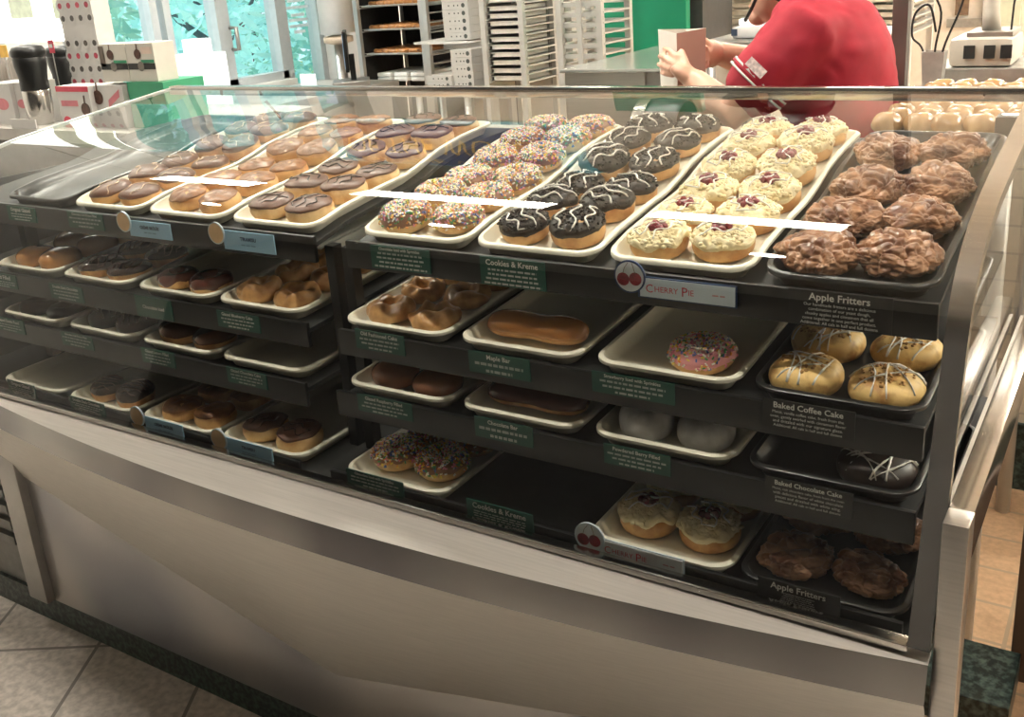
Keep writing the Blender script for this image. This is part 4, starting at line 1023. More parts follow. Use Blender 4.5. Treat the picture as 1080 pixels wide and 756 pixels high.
ordn = ['top', 'second', 'third', 'fourth', 'fifth', 'sixth', 'seventh', 'eighth', 'ninth', 'tenth', 'eleventh', 'bottom']
# rack with browned doughnuts
YA = 4.75
ta, wa = rack('pan_rack', 'pan rack holding trays of browned doughnuts beside the till', 380, 448, YA, .44, (7, 32.5, 58.5, 87), 'pan racks in the kitchen')
obj('added_back_sheet', BX((-wa / 2 + .015, .207, .6), (wa / 2 - .015, .212, 1.82)), mat('rack_shade_dark', (.045, .042, .04), .6, var=.2), ta, False)  # dark sheet added to imitate the shade inside the rack
obj('added_side_sheet', BX((-wa / 2 - .022, -.2, .6), (-wa / 2 - .016, .2, 1.82)), MATS['rack_shade_dark'], ta, False)  # second dark sheet, again in place of interior shade
pd = None
for i, py in enumerate((7, 32.5, 58.5)):
    z = z_at(py, YA, 414)
    pan(ta, wa, z, .44, f'sheet pan of browned doughnuts, {["upper", "middle", "lower"][i]} one in the rack by the till', 'pans of browned doughnuts', .012)
    rnd = random.Random(i)
    for r_ in range(3):
        for k in range(6):
            if pd is None:
                pd = obj('browned_doughnut', ringlet.copy(), brown_small, None); o = pd
            else:
                o = pd.copy(); C.objects.link(o)
            o.location = (ta.location.x - wa / 2 + .075 + k * (wa - .15) / 5, ta.location.y - .13 + r_ * .12 + rnd.uniform(-.01, .01), z + .005 + r_ * 0.0)
            tag(o, f'browned ring doughnut on the {["upper", "middle", "lower"][i]} pan of the rack by the till', 'doughnut', f'browned doughnuts on the {["upper", "middle", "lower"][i]} rack pan')
ringlet.free()
z = z_at(87, YA, 414)
for k in range(3):
    for j in range(2):
        o = obj('white_tray', BX((-.052, -.17, 0), (.052, .17, .024), .008), mat('white_tub', (.85, .84, .8), .5, var=.03), None, True, 40)
        o.location = (ta.location.x - .128 + k * .128, ta.location.y, z + .002 + j * .0255)
        tag(o, f'white tray, {["lower", "upper"][j]} of the {["left", "middle", "right"][k]} stack in the bottom of the doughnut rack', 'tray', 'white trays at the rack bottom')
# narrow rack with carton shelf and cartons
YBk = 4.55
tb, wb = rack('pan_rack', 'open rack with white carton stacks beside the doughnut rack', 452, 506, YBk + .15, .4, (2, 12, 22, 33, 43, 57, 67), 'pan racks in the kitchen')
obj('dark_back', BX((-wb / 2 + .02, .19, .6), (wb / 2 - .02, .196, 1.82)), mat('rack_shade_dark2', (.16, .15, .14), .6, var=.3, scale=14), tb, False)
xl, xr = at(452, 45, YBk - .02).x, at(508, 45, YBk - .02).x; zs = z_at(41.5, YBk - .02, 480)
t2 = thing('carton_shelf', 'white shelf on brackets holding the upper stack of cartons', 'shelf', ((xl + xr) / 2, YBk - .02, zs))
obj('board', BX((-(xr - xl) / 2, -.13, -.012), ((xr - xl) / 2, .155, 0)), white_paint, t2, False)
obj('bracket', BX((-(xr - xl) / 2 + .02, .11, -.06), ((xr - xl) / 2 - .02, .135, -.012)), alu, t2, False)
logo_dot = mat('carton_logo', (.08, .09, .08), .5)
def cartons(px0, px1, pyb, n, h, Y, label, group, start=0.0):
    x0, x1 = at(px0, 45, Y).x, at(px1, 45, Y).x; w = x1 - x0; z0 = z_at(pyb, Y, px0)
    for k in range(n):
        t = thing('doughnut_carton', f'white doughnut carton, {ordn[n - 1 - k] if k < n - 1 else "top"} from the top of {label}', 'box', ((x0 + x1) / 2 + random.uniform(-.003, .003), Y, z0 + .001 + k * (h + .0008)), 0, group)
        if k == n - 1: t['label'] = f'white doughnut carton, topmost of {label}'
        obj('carton', BX((-w / 2, -.09, 0), (w / 2, .09, h), .0015), paper, t, False)
        d = bmesh.new(); disc(d, (w * .32, -.0912, h * .5), h * .3, (0, -1, 0), (0, 0, 1), 14)
        for q in (-.25, -.05, .1): quad(d, [(w * q, -.0912, h * .4), (w * q + .008, -.0912, h * .4), (w * q + .008, -.0912, h * .6), (w * q, -.0912, h * .6)])
        obj('printed_mark', d, logo_dot, t, False)
hk = (z_at(0, YBk - .12, 493) - z_at(41, YBk - .12, 493)) / 5.1
cartons(480, 507, 41.2, 6, hk, YBk - .04, 'the stack on the white shelf', 'cartons on the white shelf')
# lower stack rests on a steel table
Yt = 4.45; zt = z_at(89.5, Yt, 480)
def table(name, label, x0, x1, y0, y1, zt, m=None, th=.03, low=True):
    t = thing(name, label, 'table', ((x0 + x1) / 2, (y0 + y1) / 2, 0)); w, d = (x1 - x0) / 2, (y1 - y0) / 2
    obj('tabletop', BX((-w, -d, zt - th), (w, d, zt), .003), m or steel_dull, t, False)
    for sx in (-1, 1):
        for sy in (-1, 1): obj('leg', tube(bmesh.new(), [(sx * (w - .04), sy * (d - .04), 0), (sx * (w - .04), sy * (d - .04), zt - th)], .018, 8), alu, t)
    if low: obj('under_shelf', BX((-w + .03, -d + .03, .25), (w - .03, d - .03, .27)), steel_dull, t, False)
    return t
xa, xb = at(452, 88, Yt).x, at(509, 88, Yt).x
table('steel_table', 'small steel table under the lower stack of white cartons', xa - .02, xb + .02, Yt - .16, Yt + .13, zt)
hk2 = (z_at(50, Yt, 496) - z_at(89, Yt, 496)) / 5.05
x0, x1 = at(485, 45, Yt - .03).x, at(507, 45, Yt - .03).x
def stack(x0, x1, z0, n, h, Y, label, group):
    w = x1 - x0
    for k in range(n):
        t = thing('doughnut_carton', f'white doughnut carton, {ordn[n - 1 - k]} from the top of {label}' if k < n - 1 else f'white doughnut carton, topmost of {label}', 'box', ((x0 + x1) / 2 + random.uniform(-.003, .003), Y, z0 + .001 + k * (h + .0008)), 0, group)
        obj('carton', BX((-w / 2, -.09, 0), (w / 2, .09, h), .0015), paper, t, False)
        d = bmesh.new(); disc(d, (w * .32, -.0912, h * .5), h * .3, (0, -1, 0), (0, 0, 1), 14)
        for q in (-.25, -.05, .1): quad(d, [(w * q, -.0912, h * .4), (w * q + .008, -.0912, h * .4), (w * q + .008, -.0912, h * .6), (w * q, -.0912, h * .6)])
        obj('printed_mark', d, logo_dot, t, False)
stack(x0, x1, zt, 5, hk2, Yt - .03, 'the taller stack on the small steel table', 'cartons on the small table')
x0, x1 = at(458, 45, Yt - .05).x, at(484, 45, Yt - .05).x
stack(x0, x1, zt, 2, hk2 * .85, Yt - .05, 'the short stack on the small steel table', 'cartons on the small table')
# third rack: full of pale pans
YC3 = 4.3; rows = [3, 12, 20, 28, 36.5, 45, 53, 61, 69.5, 78, 86]
tc, wc = rack('pan_rack', 'tall rack filled with pale sheet pans', 512, 552, YC3, .3, rows, 'pan racks in the kitchen')
obj('added_back_sheet', BX((-wc / 2 + .02, .137, .6), (wc / 2 - .02, .142, 1.82)), mat('rack_gap_pale', (.72, .70, .65), .6, var=.15, scale=6), tc, False)  # pale sheets added here to lighten the dark gaps between pans
obj('added_side_sheet', BX((-wc / 2 - .022, -.13, .6), (-wc / 2 - .016, .13, 1.82)), MATS['rack_gap_pale'], tc, False)
for i, py in enumerate(rows):
    pan(tc, wc, z_at(py, YC3, 532), .3, f'pale sheet pan, {ordn[i]} from the top of the full rack' if i < 10 else 'pale sheet pan, lowest of those seen in the full rack', 'pans in the full rack', .0235, mat('pale_pan', (.85, .82, .76), .5, .1, var=.06))
# fourth rack: empty slides, see-through
YD = 4.0
td, wd = rack('pan_rack', 'empty see-through pan rack in front of the green panel', 592, 634, YD, .28, [2, 13, 24, 35, 46, 57, 68], 'pan racks in the kitchen')
for py in [2, 13, 24, 35, 46, 57, 68]:
    z = z_at(py, YD, 613)
    obj('cross_rail', BX((-wd / 2, -.14, z - .02), (wd / 2, -.128, z)), alu, td, False); obj('cross_rail', BX((-wd / 2, .128, z - .02), (wd / 2, .14, z)), alu, td, False)
obj('middle_post', BX((-.012, -.15, .08), (.012, -.13, 1.85)), alu, td, False)
# oven between the racks
YE = 5.0; x0, x1 = at(562, 45, YE).x, at(594, 45, YE).x
t = thing('wall_oven', 'grey oven with a small dark window between two racks', 'oven', ((x0 + x1) / 2, YE, 0)); w = (x1 - x0) / 2 + .06
obj('oven_body', BX((-w, 0, 0), (w, .5, 2.0)), mat('oven_grey', (.5, .48, .44), .45, .3, var=.05), t, False)
a, b, z0, z1 = at(574, 45, YE).x - (x0 + x1) / 2, at(592, 45, YE).x - (x0 + x1) / 2, z_at(40, YE, 580), z_at(12, YE, 580)
obj('door', BX((a - .03, -.02, z0 - .05), (b + .03, 0, z1 + .04)), mat('oven_door', (.62, .6, .55), .4, .3), t, False)
obj('window', BX((a, -.024, z0), (b, -.02, z1)), black_matte, t, False)
obj('lower_opening', BX((-w + .03, -.01, z_at(88, YE, 580)), (w - .03, 0, z_at(66, YE, 580))), black_matte, t, False)
obj('shelf_lip', BX((-w, -.06, z_at(60, YE, 580)), (w, 0, z_at(56, YE, 580))), alu, t, False)
# green panel
YG = 4.6; x0, x1 = at(628, 30, YG).x, at(724, 30, YG).x; zb = z_at(64, YG, 690)
o = obj('green_panel', BX((x0, YG, 0), (x1, YG + .05, 2.4), .004), mat('green_plastic', (.01, .30, .16), .45, var=.18, scale=2.5), None, False); tag(o, 'large green panel standing behind the steel table', 'panel')
o['category'] = 'panel'
x0, x1 = at(722, 20, YG + .1).x, at(737, 20, YG + .1).x
o = obj('dark_cabinet', BX((x0 - .05, YG + .1, 0), (x1 + .02, YG + .5, 2.2)), mat('dark_cabinet_paint', (.05, .05, .05), .5), None, False); tag(o, 'narrow dark cabinet between the green panel and the white rack', 'cabinet')
# steel worktable with a box-like end
YS = 3.1; x0, x1 = at(590, 75, YS).x, at(699, 75, YS).x; zt = z_at(73, YS, 640)
t = thing('steel_worktable', 'long steel worktable with pale glassy top left of the worker', 'table', ((x0 + x1) / 2, YS + .3, 0)); w = (x1 - x0) / 2
obj('tabletop', BX((-w, -.3, zt - .012), (w, .75, zt), .003), mat('pale_steel_top', (.7, .72, .68), .2, .8, var=.05), t, False)
obj('front_box', BX((-w + .01, -.28, zt - .25), (w * .62, .7, zt - .012)), steel, t, False)
obj('dark_end', BX((w * .62, -.27, zt - .25), (w - .02, .7, zt - .012)), steel_dull, t, False)
for sx in (-1, 1):
    for y in (-.25, .7): obj('leg', BX((sx * (w - .06) - .02, y - .02, 0), (sx * (w - .06) + .02, y + .02, zt - .25)), steel_dull, t, False)
# right-hand white racks behind the worker
YH = 5.2; rws = [1, 9, 17, 25, 33]
th, wh = rack('pan_rack', 'white rack of pale pans just left of the worker', 736, 812, YH, .5, rws, 'pan racks in the kitchen')
for i, py in enumerate(rws): pan(th, wh, z_at(py, YH, 775), .5, f'pale sheet pan, {ordn[i]} from the top in the rack left of the worker', 'pans left of the worker', .022, mat('cream_pan', (.86, .8, .68), .5, var=.08))
YI = 5.0; rws = [3, 11, 19, 27, 35]
ti, wi = rack('pan_rack', 'white rack of pale pans right of the worker behind the dark post', 903, 958, YI, .5, rws, 'pan racks in the kitchen')
for i, py in enumerate(rws): pan(ti, wi, z_at(py, YI, 930), .5, f'pale sheet pan, {ordn[i]} from the top in the rack behind the dark post', 'pans behind the dark post', .022, mat('cream_pan', (.86, .8, .68), .5, var=.08))
# low steel counter with printer behind the worker's hands
YJ = 3.4; x0, x1 = at(735, 45, YJ).x, at(830, 45, YJ).x; zt = z_at(44, YJ, 770)
table('steel_counter', 'steel counter behind the worker with a white printer on it', x0, x1 + .3, YJ, YJ + .5, zt)
a, b = at(772, 30, YJ + .1).x, at(815, 30, YJ + .1).x; z1 = z_at(20, YJ + .1, 790)
t = thing('white_printer', 'low white printer on the counter behind the worker', 'printer', ((a + b) / 2, YJ + .2, zt + .001)); w = (b - a) / 2
obj('printer_body', BX((-w, -.1, 0), (w, .1, (z1 - zt) * .62), .01), mat('white_plastic', (.86, .86, .85), .4), t, True, 40)
obj('top_cover', BX((-w * .8, -.08, (z1 - zt) * .62), (w, .09, z1 - zt), .012), mat('overexposed_white_glow', (.95, .95, .95), .5), t, True, 40)
obj('side_label', BX((-w - .002, -.06, .01), (-w + .02, -.101, (z1 - zt) * .5)), mat('dark_navy_label', (.05, .07, .12), .4), t, False)
# dark steel post
YP = 2.75; x0, x1 = at(941, 60, YP).x, at(957, 60, YP).x
t = thing('steel_post', 'dark square steel post rising behind the worker', 'post', ((x0 + x1) / 2, YP, 0)); w = (x1 - x0) / 2
obj('shaft', BX((-w, -w, 0), (w, w, ZC - .003)), mat('dark_post_steel', (.16, .145, .13), .5, .2, var=.3, scale=4), t, False)
obj('foot_plate', BX((-w - .03, -w - .03, 0), (w + .03, w + .03, .01)), steel_dull, t, False)
# machine on the half wall at the right
WT = 1.06
q0, q1 = at(996, 60, 2.98), at(1066, 60, 2.98)
t = thing('label_machine', 'beige packing machine with a curved arm on the tiled half wall', 'machine', ((q0.x + q1.x) / 2, 3.0, WT)); w = (q1.x - q0.x) / 2
beige_p = mat('beige_machine', (.62, .57, .49), .4, var=.05); H = z_at(42, 2.98, 1030) - WT
obj('machine_body', BX((-w, -.09, .09), (w, .15, H), .02), beige_p, t, True, 40)
obj('base_tray', BX((-w - .04, -.1, .0), (w + .25, .2, .09), .004), mat('grey_machine', (.4, .38, .35), .4, .4), t, False)
obj('top_plate', BX((-w * .5, -.06, H), (w * .9, .12, H + .012)), steel_dull, t, False)
for k in (-.5, .12, .62): obj('opening', BX((w * k, -.098, .115), (w * k + .028, -.09, .15)), black_matte, t, False)
obj('curved_arm', tube(bmesh.new(), [(w * .12, .03, H), (w * .05, .03, H + .06), (w * .02, .03, H + .16), (w * .1, .03, H + .3), (w * .16, .03, H + .5)], [.026, .022, .022, .02, .02], 12), beige_p, t)
obj('wire_stand', tube(bmesh.new(), [(w * .75, .0, H), (w * .78, .0, H + .08), (w * .95, .0, H + .2), (w * 1.4, .02, H + .3)], .003, 6), black, t)
def smooth3(P, n=6):
    P = [Vector(p) for p in P]; out = []
    for i in range(len(P) - 1):
        a, b, c, d = P[max(i - 1, 0)], P[i], P[i + 1], P[min(i + 2, len(P) - 1)]
        for k in range(n):
            t_ = k / n; out.append(.5 * (2 * b + (c - a) * t_ + (2 * a - 5 * b + 4 * c - d) * t_ * t_ + (3 * b - a - 3 * c + d) * t_ ** 3))
    return out + [P[-1]]
# steel bin with cables
q0, q1 = at(967, 70, 2.9), at(996, 70, 2.9)
t = thing('steel_bin', 'small grey steel bin with black cables behind the dark post', 'bin', ((q0.x + q1.x) / 2, 2.95, WT)); w = (q1.x - q0.x) / 2; H = z_at(56, 2.9, 980) - WT
bm = bmesh.new(); s = lathe(bm, [(0, 0), (w * .8, 0), (w * 1.2, H), (w * 1.1, H), (w * .75, .01), (0, .01)], 4); 
bmesh.ops.rotate(bm, verts=bm.verts[:], matrix=Matrix.Rotation(R(45), 3, 'Z'))
obj('bin_body', bm, mat('grey_bin', (.5, .48, .44), .4, .3), t, False)
for k, pts in enumerate(([(0, 0, .02), (.0, 0, H), (.01, .0, H + .10), (-.02, .0, H + .2), (.03, .03, H + .4)], [(.01, 0, .02), (.02, 0, H), (.06, 0, H + .12), (.09, 0, H + .28), (.12, .02, H + .45)], [(-.01, 0, .02), (-.03, 0, H), (-.06, 0, H + .04), (-.055, 0, H + .1), (-.02, 0, H + .12), (.0, 0, H + .05)])):
    obj('cable', tube(bmesh.new(), smooth3(pts), .0032, 6), black, t)
q = at(973, 30, 3.15); z1 = z_at(25, 3.15, 973)
# framed pane and white cabinet on the wall behind the machine
YK = 6.6
t = thing('wall_cabinet', 'white cabinet with a brown-framed window behind the packing machine', 'cabinet', (at(1010, 10, YK).x, YK, 0)); xc = t.location.x
def wc_(name, p0, p1, y0, y1, m, d=-.02):
    a, b = at(p0, 10, YK).x - xc, at(p1, 10, YK).x - xc
    return obj(name, BX((a, d, z_at(y1, YK, p0)), (b, .0, z_at(y0, YK, p0))), m, t, False)
obj('cabinet_body', BX((at(962, 10, YK).x - xc, 0, .0), (at(1110, 10, YK).x - xc, .55, 2.2)), mat('white_cabinet', (.74, .69, .62), .5, var=.05), t, False)
wc_('window', 1008, 1022, -20, 16, mat('brown_window', (.22, .15, .1), .4, var=.3, scale=20))
wc_('grey_strip', 1000, 1040, 20, 29, mat('grey_machine', (.4, .38, .35), .4))
wc_('door', 1050, 1077, -20, 27, mat('pale_green_door', (.62, .68, .55), .5, var=.04))
wc_('brown_edge', 1037, 1041, -20, 26, mat('brown_window', (.22, .15, .1), .4), -.03)
# tray of browned doughnuts on the half wall and glazed dough pieces behind the case
def lump(name, seed, m, Rr=.036):
    bm = bmesh.new(); bmesh.ops.create_icosphere(bm, subdivisions=3, radius=1)
    for v in bm.verts:
        q = 1 + .16 * nz(v.co, 1.4, seed) + .05 * nz(v.co, 4, seed); v.co = Vector((v.co.x * Rr * q, v.co.y * Rr * q, max(0, .018 + v.co.z * .02 * q)))
    return obj(name, bm, m, None)
pale_gl = mat('pale_glazed_dough', (.52, .34, .17), .25, var=.15, scale=26, col2=(.30, .16, .06), coat=.35)
Yd = 2.885; a, b = at(1032, 86, Yd).x, at(1092, 86, Yd).x
t = thing('wire_tray', 'shallow tray of browned doughnuts on the half wall at right', 'tray', ((a + b) / 2 + .03, Yd + .1, WT + .0905))
w = (b - a) / 2 + .05
bm = BX((-w, -.09, 0), (w, .1, .004)); box(bm, (-w, -.094, 0), (w, -.09, .016)); obj('tray_sheet', bm, steel_dull, t, False)
t.location.z = WT + .001; t.location.y = 2.93
bpy.data.objects['label_machine'].location.y = 3.12
bd = None
for r_ in range(2):
    for k in range(5):
        o = lump('browned_doughnut', k + r_ * 5, brown_small, .031) if bd is None else bd.copy()
        if bd is not None: C.objects.link(o)
        else: bd = o
        o.location = (t.location.x - .09 + k * .066, 2.875 + r_ * .068, WT + .006); o.rotation_euler.z = k * 1.3 + r_
        tag(o, f'browned doughnut in the {["front", "rear"][r_]} row of the tray on the tiled half wall', 'doughnut', f'browned doughnuts, {["front", "rear"][r_]} row on the half wall')
# cooling table behind the case with pale glazed dough
t = table('cooling_table', 'low steel table with pale glazed dough pieces behind the case', -0.485, -0.19, 2.04, 2.74, 1.115, pan_m, low=False)
bd = None
for r_ in range(10):
    for k in range(5):
        x = -.46 + k * .058 + (r_ % 2) * .012; y = 2.15 + r_ * .060
        o = lump('glazed_dough_piece', 4.4, pale_gl, .031) if bd is None else bd.copy()
        if bd is not None: C.objects.link(o)
        else: bd = o
        if x > -.27 and y < 2.2: y += .002
        o.location = (x + random.uniform(-.004, .004), y, 1.116); o.rotation_euler.z = random.uniform(0, 6.28); o.scale = (1, 1, 1.3)
        tag(o, 'pale glazed dough piece on the cooling table behind the case', 'doughnut', 'pale glazed dough pieces on the cooling table')
# prep counter behind the case on the left with dough balls, dispenser
t = table('prep_table', 'long pale prep table behind the case', -2.0, -.98, 2.08, 2.7, 1.02, mat('pale_prep_top', (.62, .61, .55), .3, .4, var=.05))
for i, (px, py) in enumerate(((610, 110), (612, 119), (633, 108), (548, 126), (600, 121))):
    q = at(px, py, 2.3); o = lump('dough_ball', i * 2.2, mat('raw_dough', (.74, .55, .34), .5, var=.1, scale=20), .036)
    w = RGT * ((px - CX) / F_PX) + DWN * ((py - CY) / F_PX) + FWD; k = (1.02 - EYE) / w.z
    o.location = (w.x * k, w.y * k, 1.021)
    o.location = ((-1.36, -1.32, -1.24, -1.55, -1.44)[i], (2.62, 2.46, 2.64, 2.3, 2.5)[i], 1.021)
    tag(o, ['browned dough ball, rear one of the pair on the prep table', 'browned dough ball, front one of the pair on the prep table', 'browned dough ball alone at the back of the prep table', 'browned dough ball at the corner behind the sprinkled doughnuts', 'browned dough ball left of the pair on the prep table'][i], 'dough', 'dough balls on the prep table')
q = at(668, 118, 2.12)
t = thing('tape_dispenser', 'black dispenser with curved chrome front on the prep table', 'dispenser', (q.x, 2.2, 1.021))
q.z = 1.06
bm = bmesh.new(); lathe(bm, [(0, -.05), (.075, -.05), (.08, -.04), (.08, .05), (.075, .06), (0, .06)], 28); bmesh.ops.rotate(bm, verts=bm.verts[:], matrix=Matrix.Rotation(R(90), 3, 'Y')); bmesh.ops.translate(bm, verts=bm.verts[:], vec=(.04, 0, .078)); 
obj('drum', bm, black, t, True, 40)
bm = bmesh.new(); rows = []
for k in range(13):
    a = R(190 - k * 12); rows.append([bm.verts.new((x, .084 * math.cos(a), .078 + .084 * math.sin(a))) for x in (-.012, .018)])
for A, B in zip(rows, rows[1:]): bm.faces.new((A[0], A[1], B[1], B[0]))
obj('chrome_band', bm, steel_polished, t)
obj('housing', BX((-.12, -.05, 0), (-.0, .08, .075), .01), black, t, True, 40)
# small black clamp lamp at the far right under the rail
q = at(1062, 117, 2.09); t = thing('case_lamp', 'grey bracket with a bright lamp at the right back corner of the case', 'lamp', (q.x + .012, 2.085, 1.116))
obj('bracket', BX((-.028, -.02, 0), (.028, .03, .055), .004), mat('dark_bracket', (.09, .085, .08), .5), t, True, 40)
obj('lamp_face', disc(bmesh.new(), (0, .004, .0565), .02, (0, 0, 1), (0, 1, 0), 20, sy=.6), mat('lamp_face', (1, .97, .9), .4, var=0, emit=3), t, False)
# brown partition and granite curb at the lower right
q = at(1071, 640, 1.99)
o = obj('brown_partition', BX((q.x, 1.99, 0), (q.x + .6, 2.03, .46), .003), mat('dark_brown_laminate', (.10, .062, .04), .5, var=.1, scale=6), None, False); tag(o, 'dark brown low partition at the lower right edge', 'partition')
o = obj('granite_curb', BX((-.31, 1.80, 0), (q.x + .02, 1.985, .075), .003), granite, None, False); tag(o, 'low speckled green granite curb beside the end post', 'curb')
# ------------------------------------------------------------------ the worker
def blob(bm, pts, seg=16):
    """closed tube through (point, ru, rv) stations, elliptical: ru across the Y direction, rv along the other"""
    rings = []
    P = [Vector(p[0]) for p in pts]
    for i, (p, ru, rv) in enumerate(pts):
        d = (P[min(i + 1, len(P) - 1)] - P[max(i - 1, 0)]).normalized()
        u = Vector((0, 1, 0)); u = u - d * u.dot(d)
        u = u.normalized() if u.length > .2 else Vector((1, 0, 0)).cross(d).normalized()
        v = d.cross(u)
        rings.append([bm.verts.new(Vector(p) + u * math.cos(2 * math.pi * k / seg) * ru + v * math.sin(2 * math.pi * k / seg) * rv) for k in range(seg)])
    for a, b in zip(rings, rings[1:]):
        for k in range(seg): bm.faces.new((a[k], a[(k + 1) % seg], b[(k + 1) % seg], b[k]))
    bm.faces.new(rings[0][::-1]); bm.faces.new(rings[-1])
    for q, r_ in ((pts[0], 0), (pts[-1], 1)):
        bmesh.ops.create_icosphere(bm, subdivisions=2, radius=1, matrix=Matrix.Translation(q[0]) @ Matrix.Diagonal((min(q[1], q[2]) * .98,) * 3 + (1,)))
    return bm
def ell(bm, c, r, rot=None):
    m = Matrix.Translation(c) @ (rot.to_4x4() if rot else Matrix.Identity(4)) @ Matrix.Diagonal((*r, 1))
    bmesh.ops.create_icosphere(bm, subdivisions=3, radius=1, matrix=m)
def remeshed(name, bm, m, parent, vox, it=6):
    o = obj(name, bm, m, parent)
    r_ = o.modifiers.new('union', 'REMESH'); r_.mode = 'VOXEL'; r_.voxel_size = vox; r_.use_smooth_shade = True
    if it:
        s = o.modifiers.new('soften', 'SMOOTH'); s.iterations = it; s.factor = .5
    dg = bpy.context.evaluated_depsgraph_get(); dg.update()
    me = bpy.data.meshes.new_from_object(o.evaluated_get(dg)); o.modifiers.clear(); o.data = me
    return o
root = Vector((-.64, 2.5, 0))
person = thing('person', 'person in a red polo shirt leaning forward behind the case, holding a paper bag', 'person', root)
L = lambda px, py, Y: at(px, py, Y) - root
V = Vector
pel = V((.0, 0, .94)); wst = V((.01, 0, 1.06)); chest = L(868, 62, 2.5); upc = L(862, 32, 2.5); nk = L(848, 8, 2.5); hd = L(833, -27, 2.5)
shL = L(846, 40, 2.335); elL = L(768, 120, 2.27); wrL = L(731, 84, 2.30)
shR = L(846, 34, 2.665); elR = L(806, 70, 2.74); wrR = L(758, 56, 2.60)
skin = mat('skin', (.70, .40, .28), .45, var=.08, scale=12, sss=.1)
redm = mat('red_polo', (.36, .008, .026), .8, var=.14, scale=14, bump=.05)
bm = bmesh.new()
blob(bm, [(pel, .165, .115), (wst, .15, .11), (chest, .165, .12), (upc, .15, .10), (nk, .06, .062), ((nk + hd) / 2, .055, .06)])
ell(bm, hd, (.092, .074, .112)); ell(bm, hd + V((-.035, 0, -.055)), (.058, .055, .058)); ell(bm, hd + V((-.094, 0, -.022)), (.018, .013, .026))
for s in (-1, 1): ell(bm, hd + V((.01, s * .074, -.015)), (.02, .009, .032))
ell(bm, hd + V((-.088, 0, -.07)), (.012, .026, .009)); ell(bm, hd + V((-.078, 0, -.098)), (.024, .026, .02))
for sh, el, wr in ((shL, elL, wrL), (shR, elR, wrR)):
    blob(bm, [(sh, .06, .06), (sh.lerp(el, .5), .052, .052), (el, .043, .043), (el.lerp(wr, .35), .044, .044), (wr, .028, .03)])
for s in (-1, 1):
    hip = pel + V((0, s * .085, -.05)); kn = V((.03, s * .10, .5)); an = V((.07, s * .10, .09))
    blob(bm, [(hip, .09, .09), (kn, .058, .06), (kn.lerp(an, .35), .056, .058), (an, .038, .04)]); ell(bm, an + V((-.06, 0, -.05)), (.11, .042, .035))
# near hand around the left edge of the bag
def hand(bm, wr, knu, fings, thumb):
    blob(bm, [(wr, .028, .022), (wr.lerp(knu, .55), .037, .021), (knu, .034, .015)])
    for ps, r_ in fings: tube(bm, ps, [r_, r_ * .97, r_ * .92, r_ * .8][:len(ps)], 8); ell(bm, ps[-1], (r_ * .85,) * 3)
    tube(bm, thumb, [.012, .0105, .009][:len(thumb)], 8); ell(bm, thumb[-1], (.009,) * 3)
kn_l = L(714, 70, 2.305)
fl = []
for k, (a, b_, c_) in enumerate((((713, 60, 2.31), (706, 53, 2.325), (701, 51, 2.35)), ((708, 66, 2.305), (700, 60, 2.32), (696, 59, 2.35)), ((707, 73, 2.30), (699, 69, 2.32), (695, 68, 2.345)), ((710, 80, 2.30), (702, 78, 2.31), (698, 77, 2.335)))):
    fl.append(([kn_l.lerp(L(*a), .35), L(*a), L(*b_), L(*c_)], (.0078 if k < 3 else .007)))
hand(bm, wrL, kn_l, fl, [L(726, 76, 2.30), L(722, 64, 2.315), L(719, 55, 2.33)])
kn_r = L(746, 57, 2.53)
fr_ = []
for k, (a, b_, c_) in enumerate((((744, 50, 2.50), (739, 49, 2.475), (735, 51, 2.47)), ((743, 57, 2.495), (738, 57, 2.468), (734, 58, 2.462)), ((744, 64, 2.495), (739, 65, 2.468), (735, 66, 2.46)), ((746, 70, 2.50), (741, 72, 2.475), (738, 73, 2.465)))):
    fr_.append(([kn_r.lerp(L(*a), .4), L(*a), L(*b_), L(*c_)], .0078 if k < 3 else .007))
hand(bm, wrR, kn_r, fr_, [L(752, 52, 2.55), L(746, 45, 2.535), L(741, 41, 2.53)])
remeshed('body', bm, skin, person, .0042, 3)
# clothes
bm = bmesh.new(); up = V((0, 0, 1))
blob(bm, [(pel + V((0, 0, -.06)), .18, .125), (wst, .172, .122), (chest + V((.012, 0, 0)), .188, .15), (upc + V((.012, 0, .0)), .175, .128), (nk.lerp(upc, .42), .10, .085)], 24)
for sh, el in ((shL, elL), (shR, elR)):
    d = el - sh
    blob(bm, [(upc.lerp(sh, .55), .10, .10), (sh + V((0, 0, .0)), .088, .085), (sh + d * .3, .084, .082), (sh + d * .60, .080, .079)], 20)
shirt = remeshed('polo_shirt', bm, redm, person, .010, 8)
for vt in shirt.data.vertices:
    q_ = vt.co; vt.co += vt.normal * (.009 * nz((q_.x * .6 + q_.z * .5, q_.y, q_.z * 1.4 - q_.x), 9, 2) + .005 * abs(nz((q_.x + q_.z, q_.y * .6, q_.z - q_.x * .6), 17, 5)))
o = obj('collar', lathe(bmesh.new(), [(.066, -.01), (.075, -.015), (.072, .035), (.064, .04)], 20), redm, person); o.location = nk + V((.008, 0, -.012)); o.rotation_euler = (0, R(-35), 0)
d = (elL - shL).normalized(); c = shL + (elL - shL) * .615
for k, (off, mm) in enumerate(((0, paper), (.009, redm), (.015, paper))):
    bm = bmesh.new(); lathe(bm, [(.0815, -.0025), (.0815, .0025)], 20); o = obj('cuff_stripe', bm, mm, person); o.location = c - d * off; o.rotation_euler = d.to_track_quat('Z', 'Y').to_euler()
n_ = (V((0, 0, EYE)) - root - c); n_ = (n_ - d * n_.dot(d)).normalized(); n_ = (n_ + V((-.35, 0, .1))).normalized(); n_ = (n_ - d * n_.dot(d)).normalized(); e_ = d.cross(n_)
bc = c - d * .03 + n_ * .0835
